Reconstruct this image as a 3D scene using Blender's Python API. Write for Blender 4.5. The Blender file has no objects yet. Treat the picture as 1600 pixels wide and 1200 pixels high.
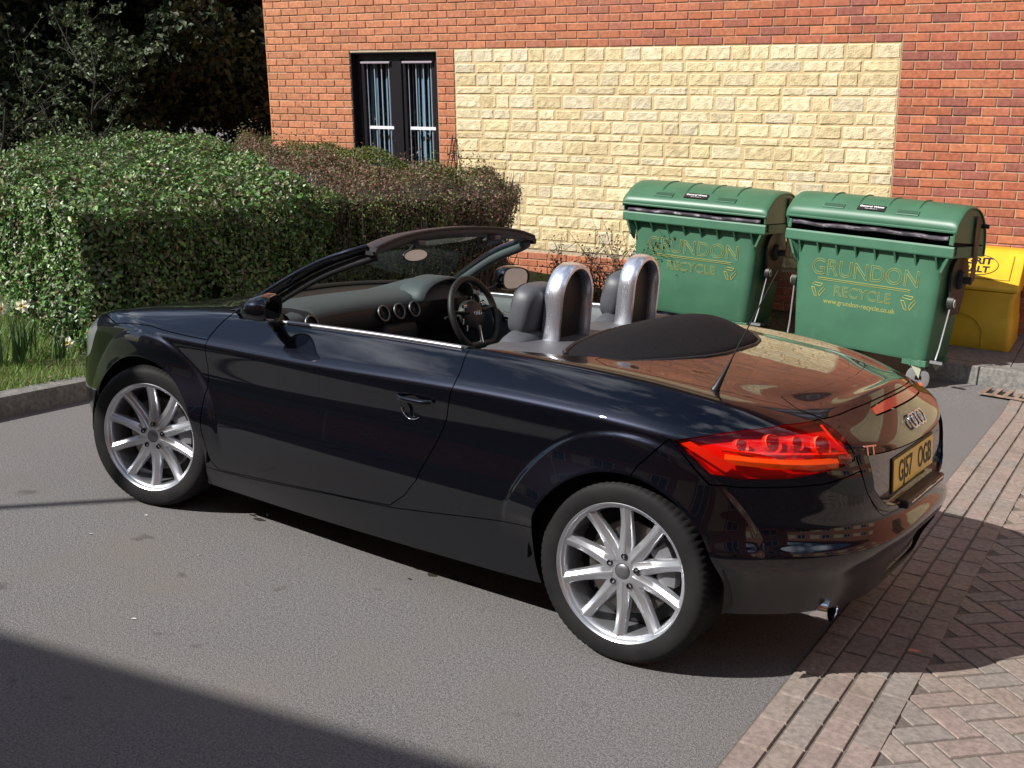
import bpy, math, random
import numpy as np
from mathutils import Vector, Matrix
random.seed(7); rng=np.random.default_rng(11)
C=bpy.context.scene.collection
scn=bpy.context.scene
# ---------------- camera (world = frame of the sloping tarmac; x car forward, y towards the photographer) -------
cam=bpy.data.cameras.new('camera'); camo=bpy.data.objects.new('camera',cam); C.objects.link(camo)
CR=Vector((-.830256702,-.553957271,.061685894)); CU=Vector((.168347964,-.143722875,.975193672)); CF=Vector((.53134995,-.820045777,-.212584459))
m=Matrix.Identity(4)
for i in range(3): m[i][0]=CR[i]; m[i][1]=CU[i]; m[i][2]=-CF[i]
m.translation=Vector((-1.73388837,4.3178857,1.80678374)); camo.matrix_world=m
cam.sensor_width=36; cam.lens=1830.0/1600*36; cam.clip_end=400; cam.clip_start=.05
scn.camera=camo
# ---------------- sun and sky -------------------
SAZ=math.radians(56); SEL=math.radians(38.5)
sd=Vector((math.cos(SAZ)*math.cos(SEL),math.sin(SAZ)*math.cos(SEL),math.sin(SEL)))
sun=bpy.data.lights.new('sun','SUN'); sun.energy=5.0; sun.angle=math.radians(.5); sun.color=(1,.965,.915)
suno=bpy.data.objects.new('sun',sun); C.objects.link(suno); suno.rotation_euler=sd.to_track_quat('Z','Y').to_euler(); suno.location=(6,10,12)
w=bpy.data.worlds.new('World'); scn.world=w; w.use_nodes=True; nt=w.node_tree; nt.nodes.clear()
sky=nt.nodes.new('ShaderNodeTexSky'); sky.sky_type='NISHITA'; sky.sun_disc=False; sky.sun_elevation=SEL; sky.sun_rotation=math.pi/2-SAZ
sky.air_density=1.2; sky.dust_density=.7; sky.ozone_density=3.0
bg=nt.nodes.new('ShaderNodeBackground'); bg.inputs[1].default_value=.058
tcw=nt.nodes.new('ShaderNodeTexCoord'); nz=nt.nodes.new('ShaderNodeTexNoise'); nz.inputs['Scale'].default_value=3.2; nz.inputs['Detail'].default_value=7; nz.inputs['Roughness'].default_value=.58
rp=nt.nodes.new('ShaderNodeValToRGB'); rp.color_ramp.elements[0].position=.50; rp.color_ramp.elements[1].position=.68
mx=nt.nodes.new('ShaderNodeMix'); mx.data_type='RGBA'; mx.inputs['B'].default_value=(20,20.6,22.5,1)
mpw=nt.nodes.new('ShaderNodeMapping'); mpw.inputs['Scale'].default_value=(1,1,2.2)
lk=nt.links.new
lk(tcw.outputs['Generated'],mpw.inputs[0]); lk(mpw.outputs[0],nz.inputs['Vector']); lk(nz.outputs['Fac'],rp.inputs[0]); lk(rp.outputs[0],mx.inputs['Factor']); lk(sky.outputs[0],mx.inputs['A'])
lk(mx.outputs['Result'],bg.inputs[0]); ow=nt.nodes.new('ShaderNodeOutputWorld'); lk(bg.outputs[0],ow.inputs[0])
scn.view_settings.view_transform='Standard'; scn.view_settings.look='None'; scn.view_settings.exposure=.52; scn.view_settings.gamma=1
scn.render.engine='CYCLES'
# ---------------- materials ---------------------
def mat(name,col,rough=.6,metal=0,**k):
    m=bpy.data.materials.new(name); m.use_nodes=True; b=m.node_tree.nodes['Principled BSDF']
    b.inputs['Base Color'].default_value=(*col,1); b.inputs['Roughness'].default_value=rough; b.inputs['Metallic'].default_value=metal
    for a,v in k.items():
        b.inputs[a.replace('_',' ')].default_value=v
    return m
def nodes(m): return m.node_tree.nodes, m.node_tree.links, m.node_tree.nodes['Principled BSDF']
def noisecol(m,c1,c2,scale,detail=4,lo=.35,hi=.65,bump=0,bscale=None,coord='Object',bdist=.01,stretch=None,extra=None):
    n,l,b=nodes(m); tc=n.new('ShaderNodeTexCoord'); v=tc.outputs[coord]
    if stretch:
        mp=n.new('ShaderNodeMapping'); mp.inputs['Scale'].default_value=stretch; l.new(v,mp.inputs[0]); v=mp.outputs[0]
    t=n.new('ShaderNodeTexNoise'); t.inputs['Scale'].default_value=scale; t.inputs['Detail'].default_value=detail; l.new(v,t.inputs['Vector'])
    r=n.new('ShaderNodeValToRGB'); r.color_ramp.elements[0].position=lo; r.color_ramp.elements[1].position=hi
    r.color_ramp.elements[0].color=(*c1,1); r.color_ramp.elements[1].color=(*c2,1); l.new(t.outputs['Fac'],r.inputs[0])
    out=r.outputs[0]
    if extra:  # second layer: (c, scale, lo, hi, amount)
        for (c,s2,lo2,hi2,am) in extra:
            t2=n.new('ShaderNodeTexNoise'); t2.inputs['Scale'].default_value=s2; t2.inputs['Detail'].default_value=5; l.new(v,t2.inputs['Vector'])
            r2=n.new('ShaderNodeMapRange'); r2.inputs[1].default_value=lo2; r2.inputs[2].default_value=hi2; r2.inputs[4].default_value=am; l.new(t2.outputs['Fac'],r2.inputs[0])
            x=n.new('ShaderNodeMix'); x.data_type='RGBA'; x.inputs['B'].default_value=(*c,1); l.new(out,x.inputs['A']); l.new(r2.outputs[0],x.inputs['Factor']); out=x.outputs['Result']
    l.new(out,b.inputs['Base Color'])
    if bump:
        t3=n.new('ShaderNodeTexNoise'); t3.inputs['Scale'].default_value=bscale or scale; t3.inputs['Detail'].default_value=6; l.new(v,t3.inputs['Vector'])
        bp=n.new('ShaderNodeBump'); bp.inputs['Strength'].default_value=bump; bp.inputs['Distance'].default_value=bdist; l.new(t3.outputs['Fac'],bp.inputs['Height']); l.new(bp.outputs[0],b.inputs['Normal'])
    return m
def attrcol(m,name='tone',mulnoise=None):
    """multiply the base colour by a per-item colour attribute"""
    n,l,b=nodes(m); a=n.new('ShaderNodeVertexColor'); a.layer_name=name; out=a.outputs[0]
    src=b.inputs['Base Color'].links[0].from_socket if b.inputs['Base Color'].links else None
    if src:
        x=n.new('ShaderNodeMix'); x.data_type='RGBA'; x.blend_type='MULTIPLY'; x.inputs['Factor'].default_value=1; l.new(out,x.inputs['A']); l.new(src,x.inputs['B']); out=x.outputs['Result']
    l.new(out,b.inputs['Base Color']); return m
# ---------------- mesh helpers ------------------
class MB:
    def __init__(s): s.v=[];s.f=[];s.m=[]
    def add(s,V,F,mi=0):
        o=len(s.v); s.v+= [tuple(map(float,x)) for x in V]; s.f+=[tuple(o+i for i in f) for f in F]; s.m+=[mi]*len(F); return s
    def box(s,c,d,R=None,mi=0):
        V=[]
        for x in(-1,1):
            for y in(-1,1):
                for z in(-1,1):
                    p=Vector((x*d[0]/2,y*d[1]/2,z*d[2]/2))
                    if R is not None: p=R@p
                    V.append(p+Vector(c))
        return s.add(V,[(0,1,3,2),(4,6,7,5),(0,4,5,1),(2,3,7,6),(0,2,6,4),(1,5,7,3)],mi)
    def tube(s,path,r,n=10,cap=True,mi=0,up=(0,0,1),sx=1,closed=False):
        P=[Vector(p) for p in path]; k=len(P); rr=r if hasattr(r,'__len__') else [r]*k; V=[];F=[]; last=None
        for i,p in enumerate(P):
            if closed: t=P[(i+1)%k]-P[i-1]
            else: t=(P[min(i+1,k-1)]-P[max(i-1,0)])
            t.normalize(); u=Vector(up)
            if last is not None: u=last
            a=(u-t*u.dot(t))
            if a.length<1e-4: a=Vector((1,0,0))-t*t.x
            a.normalize(); last=a; b=t.cross(a)
            for j in range(n):
                q=2*math.pi*j/n; V.append(p+a*math.cos(q)*rr[i]+b*math.sin(q)*rr[i]*sx)
        for i in range(k if closed else k-1):
            for j in range(n): F.append((i*n+j,i*n+(j+1)%n,((i+1)%k)*n+(j+1)%n,((i+1)%k)*n+j))
        if cap and not closed: F.append(tuple(range(n-1,-1,-1))); F.append(tuple((k-1)*n+j for j in range(n)))
        return s.add(V,F,mi)
    def cyl(s,a,b,r,n=16,r2=None,mi=0): return s.tube([a,b],[r,r if r2 is None else r2],n,mi=mi,up=(.3,.2,.9) if abs((Vector(b)-Vector(a)).normalized().z)<.9 else (1,0,0))
    def grid(s,G,mi=0,closeu=False,closev=False,flip=False):
        G=np.asarray(G); a,b=G.shape[:2]; V=G.reshape(-1,3); F=[]
        for i in range(a if closeu else a-1):
            for j in range(b if closev else b-1):
                q=(i*b+j,i*b+(j+1)%b,((i+1)%a)*b+(j+1)%b,((i+1)%a)*b+j); F.append(q[::-1] if flip else q)
        return s.add(V,F,mi)
    def lathe(s,prof,n=48,o=(0,0,0),axis='y',mi=0,closed=False):
        a=np.linspace(0,2*math.pi,n,endpoint=False); G=[]
        for (r,h) in prof:
            if axis=='y': G.append(np.stack([o[0]+r*np.cos(a),np.full(n,o[1]+h),o[2]+r*np.sin(a)],1))
            elif axis=='z': G.append(np.stack([o[0]+r*np.cos(a),o[1]+r*np.sin(a),np.full(n,o[2]+h)],1))
            else: G.append(np.stack([np.full(n,o[0]+h),o[1]+r*np.cos(a),o[2]+r*np.sin(a)],1))
        return s.grid(G,mi,closeu=closed,closev=True)
    def prism(s,poly,ext,mi=0,smooth=False):
        """poly: list of 3d points, ext: vector"""
        n=len(poly); e=Vector(ext); V=[Vector(p) for p in poly]+[Vector(p)+e for p in poly]
        return s.add(V,[tuple(range(n-1,-1,-1)),tuple(range(n,2*n))]+[(i,(i+1)%n,n+(i+1)%n,n+i) for i in range(n)],mi)
    def xform(s,M):
        s.v=[tuple(M@Vector(v)) for v in s.v]; return s
def fixn(me):
    import bmesh
    b=bmesh.new(); b.from_mesh(me); bmesh.ops.recalc_face_normals(b,faces=b.faces); b.to_mesh(me); b.free()
def obj(name,mb,mats,parent=None,loc=None,smooth=None,bevel=0,recalc=True,sub=0,solid=0,seg=2):
    """one mesh object; vertices are given in the frame of the thing's origin"""
    me=bpy.data.meshes.new(name); me.from_pydata(mb.v,[],mb.f); 
    if not isinstance(mats,(list,tuple)): mats=[mats]
    for x in mats: me.materials.append(x)
    if len(mats)>1: me.polygons.foreach_set('material_index',mb.m)
    if recalc: fixn(me)
    if smooth is not None:
        me.polygons.foreach_set('use_smooth',[True]*len(me.polygons))
        if smooth<180: me.set_sharp_from_angle(angle=math.radians(smooth))
    me.update()
    o=bpy.data.objects.new(name,me); C.objects.link(o)
    if parent is not None: o.parent=parent
    if loc is not None: o.location=loc
    if solid:
        q=o.modifiers.new('solid','SOLIDIFY'); q.thickness=solid; q.offset=0
    if bevel:
        q=o.modifiers.new('bevel','BEVEL'); q.width=bevel; q.segments=seg; q.limit_method='ANGLE'; q.angle_limit=math.radians(35); q.harden_normals=False
    if sub:
        q=o.modifiers.new('sub','SUBSURF'); q.levels=sub; q.render_levels=sub
    return o
def empty(name,loc,rz=0,M=None):
    o=bpy.data.objects.new(name,None); C.objects.link(o); o.location=loc; o.rotation_euler=(0,0,rz); o.empty_display_size=.2
    if M is not None: o.matrix_world=M
    return o
def tag(o,label=None,cat=None,group=None,kind=None):
    if label: o['label']=label
    if cat: o['category']=cat
    if group: o['group']=group
    if kind: o['kind']=kind
    return o
def copy_tree(o,parent=None,ren=None):
    c=o.copy(); C.objects.link(c); c.parent=parent
    for ch in list(o.children): copy_tree(ch,c)
    return c
def text(name,s,size,M,m,parent,outline=0,extr=.001,align='CENTER',sx=1,bold=0):
    cu=bpy.data.curves.new(name,'FONT'); cu.body=s; cu.size=size; cu.align_x=align; cu.align_y='CENTER'; cu.resolution_u=7
    if outline: cu.fill_mode='NONE'; cu.bevel_depth=outline; cu.bevel_resolution=0
    else: cu.extrude=extr; cu.offset=bold
    t=bpy.data.objects.new('tmp',cu); C.objects.link(t); dg=bpy.context.evaluated_depsgraph_get(); dg.update()
    me=bpy.data.meshes.new_from_object(t.evaluated_get(dg)); bpy.data.objects.remove(t)
    me.materials.clear(); me.materials.append(m); me.transform(Matrix.Diagonal((sx,1,1,1))); me.transform(M)
    o=bpy.data.objects.new(name,me); C.objects.link(o); 
    if parent is not None: o.parent=parent
    return o
def frame(x,y,z,o):   # matrix with given axes
    M=Matrix.Identity(4)
    for i in range(3): M[i][0]=x[i];M[i][1]=y[i];M[i][2]=z[i];M[i][3]=o[i]
    return M
def crv(pts,n=12):  # smooth curve through points
    P=np.array(pts,float); t=np.concatenate([[0],np.cumsum(np.linalg.norm(np.diff(P,axis=0),axis=1))]); return nspline(t,P,np.linspace(0,t[-1],n))
SG=lambda a,b,x:(lambda t:t*t*(3-2*t))(np.clip((np.asarray(x,float)-a)/(b-a),0,1))
PX=[3.36,3.30,3.09,2.85,2.47,2.05,1.4,.68,.3,0,-.28,-.52,-.70,-.785,-.80]
PY=[0,.42,.74,.835,.885,.89,.905,.905,.905,.905,.878,.765,.57,.28,0]
RZ=[[.20,.20,.18,.17,.17,.16,.165,.175,.19,.22,.25,.265,.27,.27,.27],
 [.30,.30,.29,.29,.29,.28,.33,.385,.42,.42,.40,.39,.39,.39,.39],
 [.46]*6+[.47,.48,.485,.49,.495,.502,.512,.525,.535],
 [.485]*6+[.495,.505,.51,.515,.52,.527,.537,.55,.56],
 [.56,.57,.62,.66,.68,.69,.70,.71,.715,.71,.68,.66,.65,.65,.65],
 [.66,.68,.74,.80,.822,.825,.84,.868,.872,.866,.845,.815,.79,.78,.775],
 [.685,.705,.765,.820,.838,.841,.856,.884,.888,.882,.862,.84,.815,.805,.80],
 [.71,.73,.80,.855,.872,.885,.912,.937,.942,.936,.912,.885,.865,.85,.845]]
RI=[[.10,.09,.07,.07,.075,.085,.075,.07,.065,.06,.055,.06,.08,.09,.10],
 [.03,.03,.03,.03,.03,.03,.022,.02,.02,.02,.02,.03,.04,.05,.05],
 [0]*15,
 [.0006]*9+[.001,.007,.012,.014,.014,.014],
 [.01,.01,.01,.016,.022,.024,.026,.026,.026,.026,.02,.03,.032,.03,.03],
 [.04,.04,.03,.018,.010,.008,.012,.013,.013,.013,.022,.04,.05,.05,.05],
 [.06,.06,.05,.032,.024,.020,.024,.025,.025,.025,.034,.052,.060,.06,.06],
 [.10,.10,.09,.072,.072,.070,.080,.080,.082,.084,.088,.085,.085,.085,.085]]
R8=dict(x=[3.14,3.09,2.93,2.80,2.47,2.05,1.4,.68,.3,0,-.25,-.43,-.54,-.615,-.635],
 y=[0,.36,.60,.70,.75,.765,.765,.765,.76,.75,.72,.61,.46,.23,0],
 z=[.76,.768,.81,.86,.90,.93,.965,.985,.985,.975,.95,.925,.915,.94,.95])
R9=dict(x=[3.04,3.0,2.88,2.75,2.45,2.08,1.4,.68,.3,0,-.20,-.34,-.44,-.51,-.535],
 y=[0,.25,.42,.49,.52,.54,.54,.54,.54,.54,.50,.42,.31,.16,0],
 z=[.79,.795,.83,.872,.918,.957,.985,1.0,1.01,1.0,.975,.952,.943,.957,.965])
R10=dict(x=[2.95,2.93,2.83,2.7,2.43,2.1,1.4,.68,.3,0,-.16,-.26,-.34,-.40,-.42],
 y=[0,.12,.2,.24,.26,.27,.27,.27,.27,.27,.25,.21,.15,.08,0],
 z=[.81,.812,.84,.882,.932,.978,1.0,1.01,1.03,1.02,1.002,.985,.973,.974,.976])
R11=dict(x=[2.9,2.89,2.8,2.65,2.4,2.12,1.4,.68,.3,0,-.13,-.20,-.26,-.30,-.32],
 y=[0]*15,z=[.82,.82,.845,.886,.936,.985,1.0,1.015,1.04,1.03,1.012,1.0,.99,.985,.983])
def ctrl():
    P=np.stack([PX,PY],1); n=len(P)
    T=np.zeros_like(P)
    for i in range(n):
        a=P[i-1] if i else np.array([P[1,0],-P[1,1]]); b=P[i+1] if i<n-1 else np.array([P[-2,0],-P[-2,1]])
        t=b-a; T[i]=t/np.linalg.norm(t)
    Nn=np.stack([T[:,1]*-1,T[:,0]],1)   # candidate normals
    Nn*=np.where((Nn*np.array([1,1])*(P-np.array([1.3,0]))).sum(1)<0,-1,1)[:,None]
    G=[]
    for z,i in zip(RZ,RI):
        q=P-Nn*np.array(i)[:,None]; G.append(np.column_stack([q,z]))
    for r in (R8,R9,R10,R11): G.append(np.column_stack([r['x'],r['y'],r['z']]))
    return np.array(G)          # rings x stations x 3
def nspline(t,P,tt):
    n=len(t);h=np.diff(t);A=np.eye(n);sh=P.reshape(n,-1);B=np.zeros_like(sh)
    for i in range(1,n-1):
        A[i,i-1]=h[i-1];A[i,i]=2*(h[i-1]+h[i]);A[i,i+1]=h[i]
        B[i]=6*((sh[i+1]-sh[i])/h[i]-(sh[i]-sh[i-1])/h[i-1])
    M=np.linalg.solve(A,B)
    k=np.clip(np.searchsorted(t,tt)-1,0,n-2);hh=h[k][:,None];a=(t[k+1]-tt)[:,None];b=(tt-t[k])[:,None]
    r=M[k]*a**3/(6*hh)+M[k+1]*b**3/(6*hh)+(sh[k]/hh-M[k]*hh/6)*a+(sh[k+1]/hh-M[k+1]*hh/6)*b
    return r.reshape((len(tt),)+P.shape[1:])
def hermite(t,P,tt):
    n=len(t);h=np.diff(t);sh=P.reshape(n,-1);d=np.diff(sh,axis=0)/h[:,None];m=np.zeros_like(sh)
    m[0]=d[0];m[-1]=d[-1]
    for i in range(1,n-1): m[i]=(d[i]*h[i-1]+d[i-1]*h[i])/(h[i]+h[i-1])
    k=np.clip(np.searchsorted(t,tt)-1,0,n-2);H=h[k][:,None];s=((tt-t[k])/h[k])[:,None]
    r=sh[k]*(2*s**3-3*s**2+1)+m[k]*H*(s**3-2*s**2+s)+sh[k+1]*(3*s**2-2*s**3)+m[k+1]*H*(s**3-s**2)
    return r.reshape((len(tt),)+P.shape[1:])
def make_shell(nu=760):
    G=ctrl(); mir=np.array([1,-1,1.])
    # extend in stations by mirror
    E=np.concatenate([G[:,2:3]*mir,G[:,1:2]*mir,G,G[:,-2:-1]*mir,G[:,-3:-2]*mir],1)
    c=E[3]; tu=np.concatenate([[0],np.cumsum(np.linalg.norm(np.diff(c,axis=0),axis=1))]); tu-=tu[2]
    U=np.linspace(0,tu[-3],nu)
    S=nspline(tu,np.moveaxis(E,1,0),U)      # nu x rings x 3
    S[0,:,1]=0;S[-1,:,1]=0
    S=np.moveaxis(S,1,0)                   # rings x nu x3
    S2=np.concatenate([S,S[-2:-1]*mir],0)
    ref=G[:,6].copy(); tv=np.concatenate([[0],np.cumsum(np.linalg.norm(np.diff(ref,axis=0),axis=1))])
    tve=np.append(tv,2*tv[-1]-tv[-2])
    vs=[]
    for i in range(len(tv)-1):
        L=tv[i+1]-tv[i]; m=max(3,int(round(L/.0062)));
        if i in(2,5): m=8
        vs+=list(np.linspace(tv[i],tv[i+1],m,endpoint=False))
    vs.append(tv[-1]); Vv=np.array(vs)
    X=hermite(tve,S2,Vv)                   # nv x nu x 3
    # gentle smoothing across v away from crease / ledge
    w=np.ones(len(Vv))
    for c0 in (tv[2],tv[3],tv[5],tv[6]): w*=SG(.012,.045,np.abs(Vv-c0))
    w[0]=w[-1]=0
    # the lower ledge only exists at the back; elsewhere smooth it away
    w2=(SG(.03,.08,np.abs(Vv-(tv[5]+tv[6])/2))*1.0)[:,None]*(1-SG(3.6,4.1,U))[None,:]; w2[0]=w2[-1]=0; w=np.maximum(w[:,None],w2)
    for _ in range(40):
        Y=X.copy(); Y[1:-1]=.5*X[1:-1]+.25*(X[2:]+X[:-2]); X=X+(Y-X)*w[...,None]
    # rear deck: one even crown
    zc=lambda x:np.interp(x,[-.66,-.6,-.5,-.4,-.3,-.2,-.1,0,.15,.3,.6],[.950,.957,.969,.980,.990,.999,1.008,1.016,1.026,1.034,1.045])
    kk=.08+.14*SG(.2,.58,-X[...,0]); zd=zc(X[...,0])-kk*X[...,1]**2
    m8=SG(tv[8]+.05,tv[8]+.25,Vv)[:,None]*(X[...,0]<.6); X[...,2]=X[...,2]*(1-m8)+zd*m8
    # fair the bonnet and rear deck
    w3=SG(tv[8]+.035,tv[8]+.12,Vv)[:,None]*np.ones(len(U))[None,:]; mm=np.array([1,-1,1.])
    for _ in range(90):
        Xe=np.concatenate([X[:,1:2]*mm,X,X[:,-2:-1]*mm],1); Xe=np.concatenate([Xe,Xe[-2:-1]*mm],0)
        Y=X.copy(); Y[1:]=.25*(Xe[:-2,1:-1]+Xe[2:,1:-1])[0:] +.25*(Xe[1:-1,:-2]+Xe[1:-1,2:]) if False else .25*(Xe[:-2,1:-1]+Xe[2:,1:-1]+Xe[1:-1,:-2]+Xe[1:-1,2:])
        X=X+(Y-X)*(w3*.9)[...,None]
        X[:,0,1]=0;X[:,-1,1]=0;X[-1,:,1]=0
    # flares
    def hn(X):
        du=np.gradient(X,axis=1); n=np.stack([du[...,1],-du[...,0],0*du[...,0]],-1); n/=np.linalg.norm(n,axis=-1,keepdims=True)+1e-9
        return n*np.sign((n*(X-np.array([1.3,0,0]))).sum(-1,keepdims=True))
    H=hn(X)
    for xw,ro,am in ((0,.50,.040),(2.468,.487,.038)):
        r=np.hypot(X[...,0]-xw,X[...,2]-.33)
        q_=np.clip((ro-r)/(ro-.372),-1,1); q_=np.where(q_>0,q_,0); a=(am*(.16*(1-SG(ro-.014,ro+.008,r))+.84*q_**.95))*(X[...,1]>.55)*SG(.30,.52,X[...,2])
        vline=SG(tv[7],tv[6]-.005,Vv)[:,None] if False else (1-SG(tv[5]-.002,tv[6]+.01,Vv))[:,None]
        X=X+H*(a*vline)[...,None]
    return X,U,Vv,tu[2:-2],tv
def gnormals(X):
    mir=np.array([1,-1,1.])
    Xe=np.concatenate([X[:,1:2]*mir,X,X[:,-2:-1]*mir],1); Xe=np.concatenate([Xe,Xe[-2:-1]*mir],0)
    du=np.gradient(Xe,axis=1)[:-1,1:-1]; dv=np.gradient(Xe,axis=0)[:-1,1:-1]
    n=np.cross(du,dv); l=np.linalg.norm(n,axis=-1,keepdims=True); n/=l+1e-12
    s=np.sign(n[10,X.shape[1]//2,1]); n*=s   # outward (+y) on the side
    n[:,0,1]=0;n[:,-1,1]=0;n[-1,:,1]=0; n/=np.linalg.norm(n,axis=-1,keepdims=True)+1e-12
    return n
# ================= CAR ===========================
def glassmat(nm='windscreen_glass',col=(.72,.80,.74)):
    m=bpy.data.materials.new(nm); m.use_nodes=True; n=m.node_tree.nodes; l=m.node_tree.links; n.clear()
    o=n.new('ShaderNodeOutputMaterial'); t=n.new('ShaderNodeBsdfTransparent'); t.inputs[0].default_value=(*col,1)
    g=n.new('ShaderNodeBsdfGlossy'); g.inputs['Roughness'].default_value=.02; f0=n.new('ShaderNodeLayerWeight'); f0.inputs[0].default_value=.5; f1=n.new('ShaderNodeMath'); f1.operation='POWER'; f1.inputs[1].default_value=5; l.new(f0.outputs['Facing'],f1.inputs[0]); f=n.new('ShaderNodeMath'); f.operation='MULTIPLY_ADD'; f.inputs[1].default_value=.94; f.inputs[2].default_value=.05; l.new(f1.outputs[0],f.inputs[0])
    x=n.new('ShaderNodeMixShader'); l.new(f.outputs[0],x.inputs[0]); l.new(t.outputs[0],x.inputs[1]); l.new(g.outputs[0],x.inputs[2]); l.new(x.outputs[0],o.inputs[0]); return m
def paintmat(nm='black_paint',lo=.20,hi=.44,rr=.22):
    m=mat(nm,(.0035,.0042,.0075),.36,0,Coat_Weight=1.0,Coat_Roughness=.010,Coat_IOR=1.6)
    n,l,b=nodes(m); b.inputs['Specular IOR Level'].default_value=.12
    tc=n.new('ShaderNodeTexCoord'); v=n.new('ShaderNodeTexVoronoi'); v.inputs['Scale'].default_value=900; l.new(tc.outputs['Object'],v.inputs['Vector'])
    r=n.new('ShaderNodeValToRGB'); r.color_ramp.elements[0].position=.0; r.color_ramp.elements[0].color=(.012,.018,.040,1); r.color_ramp.elements[1].position=.35; r.color_ramp.elements[1].color=(.0024,.0032,.007,1)
    l.new(v.outputs['Distance'],r.inputs[0]); l.new(r.outputs[0],b.inputs['Base Color'])
    b.inputs['Metallic'].default_value=.75
    t=n.new('ShaderNodeTexNoise'); t.inputs['Scale'].default_value=1.3; l.new(tc.outputs['Object'],t.inputs['Vector'])
    bp=n.new('ShaderNodeBump'); bp.inputs['Strength'].default_value=.0
    sx_=n.new('ShaderNodeSeparateXYZ'); l.new(tc.outputs['Object'],sx_.inputs[0]); mr=n.new('ShaderNodeMapRange'); mr.inputs[1].default_value=lo; mr.inputs[2].default_value=hi; mr.inputs[3].default_value=rr; mr.inputs[4].default_value=.010; l.new(sx_.outputs['Z'],mr.inputs[0]); l.new(mr.outputs[0],b.inputs['Coat Roughness'])   # road dust film low on the body
    return m
PAINT=paintmat(); PAINTD=paintmat('dusty_black_paint',.38,.52,.26)
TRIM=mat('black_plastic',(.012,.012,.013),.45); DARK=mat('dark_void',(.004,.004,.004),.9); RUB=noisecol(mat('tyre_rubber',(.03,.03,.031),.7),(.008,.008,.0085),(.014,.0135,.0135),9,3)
SEAL=mat('rubber_seal',(.01,.01,.011),.6)
for _m in (RUB,): _m.node_tree.nodes['Principled BSDF'].inputs['Specular IOR Level'].default_value=.2
ALLOY=mat('alloy',(.52,.53,.56),.30,.82); ALLOYD=mat('alloy_inner',(.20,.20,.21),.4,.8)
HOOPM=mat('brushed_aluminium',(.80,.83,.92),.24,.92)
n_,l_,b_=nodes(HOOPM); tc_=n_.new('ShaderNodeTexCoord'); mp_=n_.new('ShaderNodeMapping'); mp_.inputs['Scale'].default_value=(300,300,6); l_.new(tc_.outputs['Object'],mp_.inputs[0]); t_=n_.new('ShaderNodeTexNoise'); t_.inputs['Scale'].default_value=1; l_.new(mp_.outputs[0],t_.inputs['Vector']); r_=n_.new('ShaderNodeMapRange'); r_.inputs[3].default_value=.20; r_.inputs[4].default_value=.36; l_.new(t_.outputs['Fac'],r_.inputs[0]); l_.new(r_.outputs[0],b_.inputs['Roughness'])
CHROME=mat('chrome',(.8,.8,.82),.08,1.0)
GREYL=noisecol(mat('grey_leather',(.09,.095,.10),.5),(.058,.061,.070),(.072,.076,.086),260,4,bump=.2,bscale=220,bdist=.002)
DASHG=noisecol(mat('dash_vinyl',(.10,.115,.125),.6),(.055,.066,.074),(.064,.076,.085),300,3,bump=.3,bscale=500,bdist=.001)
BLKL=noisecol(mat('black_interior',(.012,.012,.013),.55),(.009,.009,.010),(.017,.017,.018),70,3,bump=.3,bscale=260,bdist=.002)
FABRIC=noisecol(mat('soft_top_fabric',(.018,.016,.018),.85),(.008,.0075,.009),(.013,.012,.014),120,4,bump=.5,bscale=500,bdist=.001)
FABRIC.node_tree.nodes['Principled BSDF'].inputs['Specular IOR Level'].default_value=.12
SHELF=noisecol(mat('grey_trim_panel',(.085,.083,.086),.6),(.062,.060,.066),(.08,.078,.084),150,3,bump=.2,bscale=400,bdist=.001)
MIRR=mat('mirror_glass',(.75,.68,.64),.03,1.0)
RED=glassmat('red_lens',(.84,.36,.27))
REDR=mat('red_reflector',(1.0,.10,.04),.25,.2); ORNG=mat('amber_reflector',(1.0,.42,.05),.3,.0); WHL=mat('clear_reflector',(.55,.55,.58),.15,.6); REDD=mat('red_solid',(.42,.012,.008),.2,0,Coat_Weight=.6)
PLATE=mat('yellow_plate',(.90,.58,.02),.4,0,Coat_Weight=.3); BLK=mat('black_print',(.01,.01,.01),.5)
GLASS=glassmat()
CX=1.25
car=empty('convertible_car',(CX,0,0)); tag(car,'glossy black two seat convertible with its roof down and silver roll hoops','car')
OFF=Vector((-CX,0,0))
# ---------- shell -------------
SX,SU,SV,su_,sv_=make_shell(); SN=gnormals(SX)
def surf(u,v,off=0):
    i=np.interp(v,SV,np.arange(len(SV))); j=np.interp(u,SU,np.arange(len(SU)))
    a,b=int(min(i,len(SV)-2)),int(min(j,len(SU)-2)); s,t=i-a,j-b
    def f(G): return (G[a,b]*(1-s)*(1-t)+G[a+1,b]*s*(1-t)+G[a,b+1]*(1-s)*t+G[a+1,b+1]*s*t)
    p=f(SX);n=f(SN);n=n/np.linalg.norm(n); return Vector(p+n*off),Vector(n)
nv,nu_=SX.shape[:2]
V=list(map(tuple,SX.reshape(-1,3))); Nn=list(map(tuple,SN.reshape(-1,3)))
uu,vv=np.meshgrid(SU,SV); UV=list(map(tuple,np.stack([uu.ravel(),vv.ravel()],1)))
ii,jj=np.meshgrid(np.arange(nv-1),np.arange(nu_-1),indexing='ij'); b0=(ii*nu_+jj).ravel()
F=[(a,a+1,a+1+nu_,a+nu_) for a in b0.tolist()]
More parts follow.
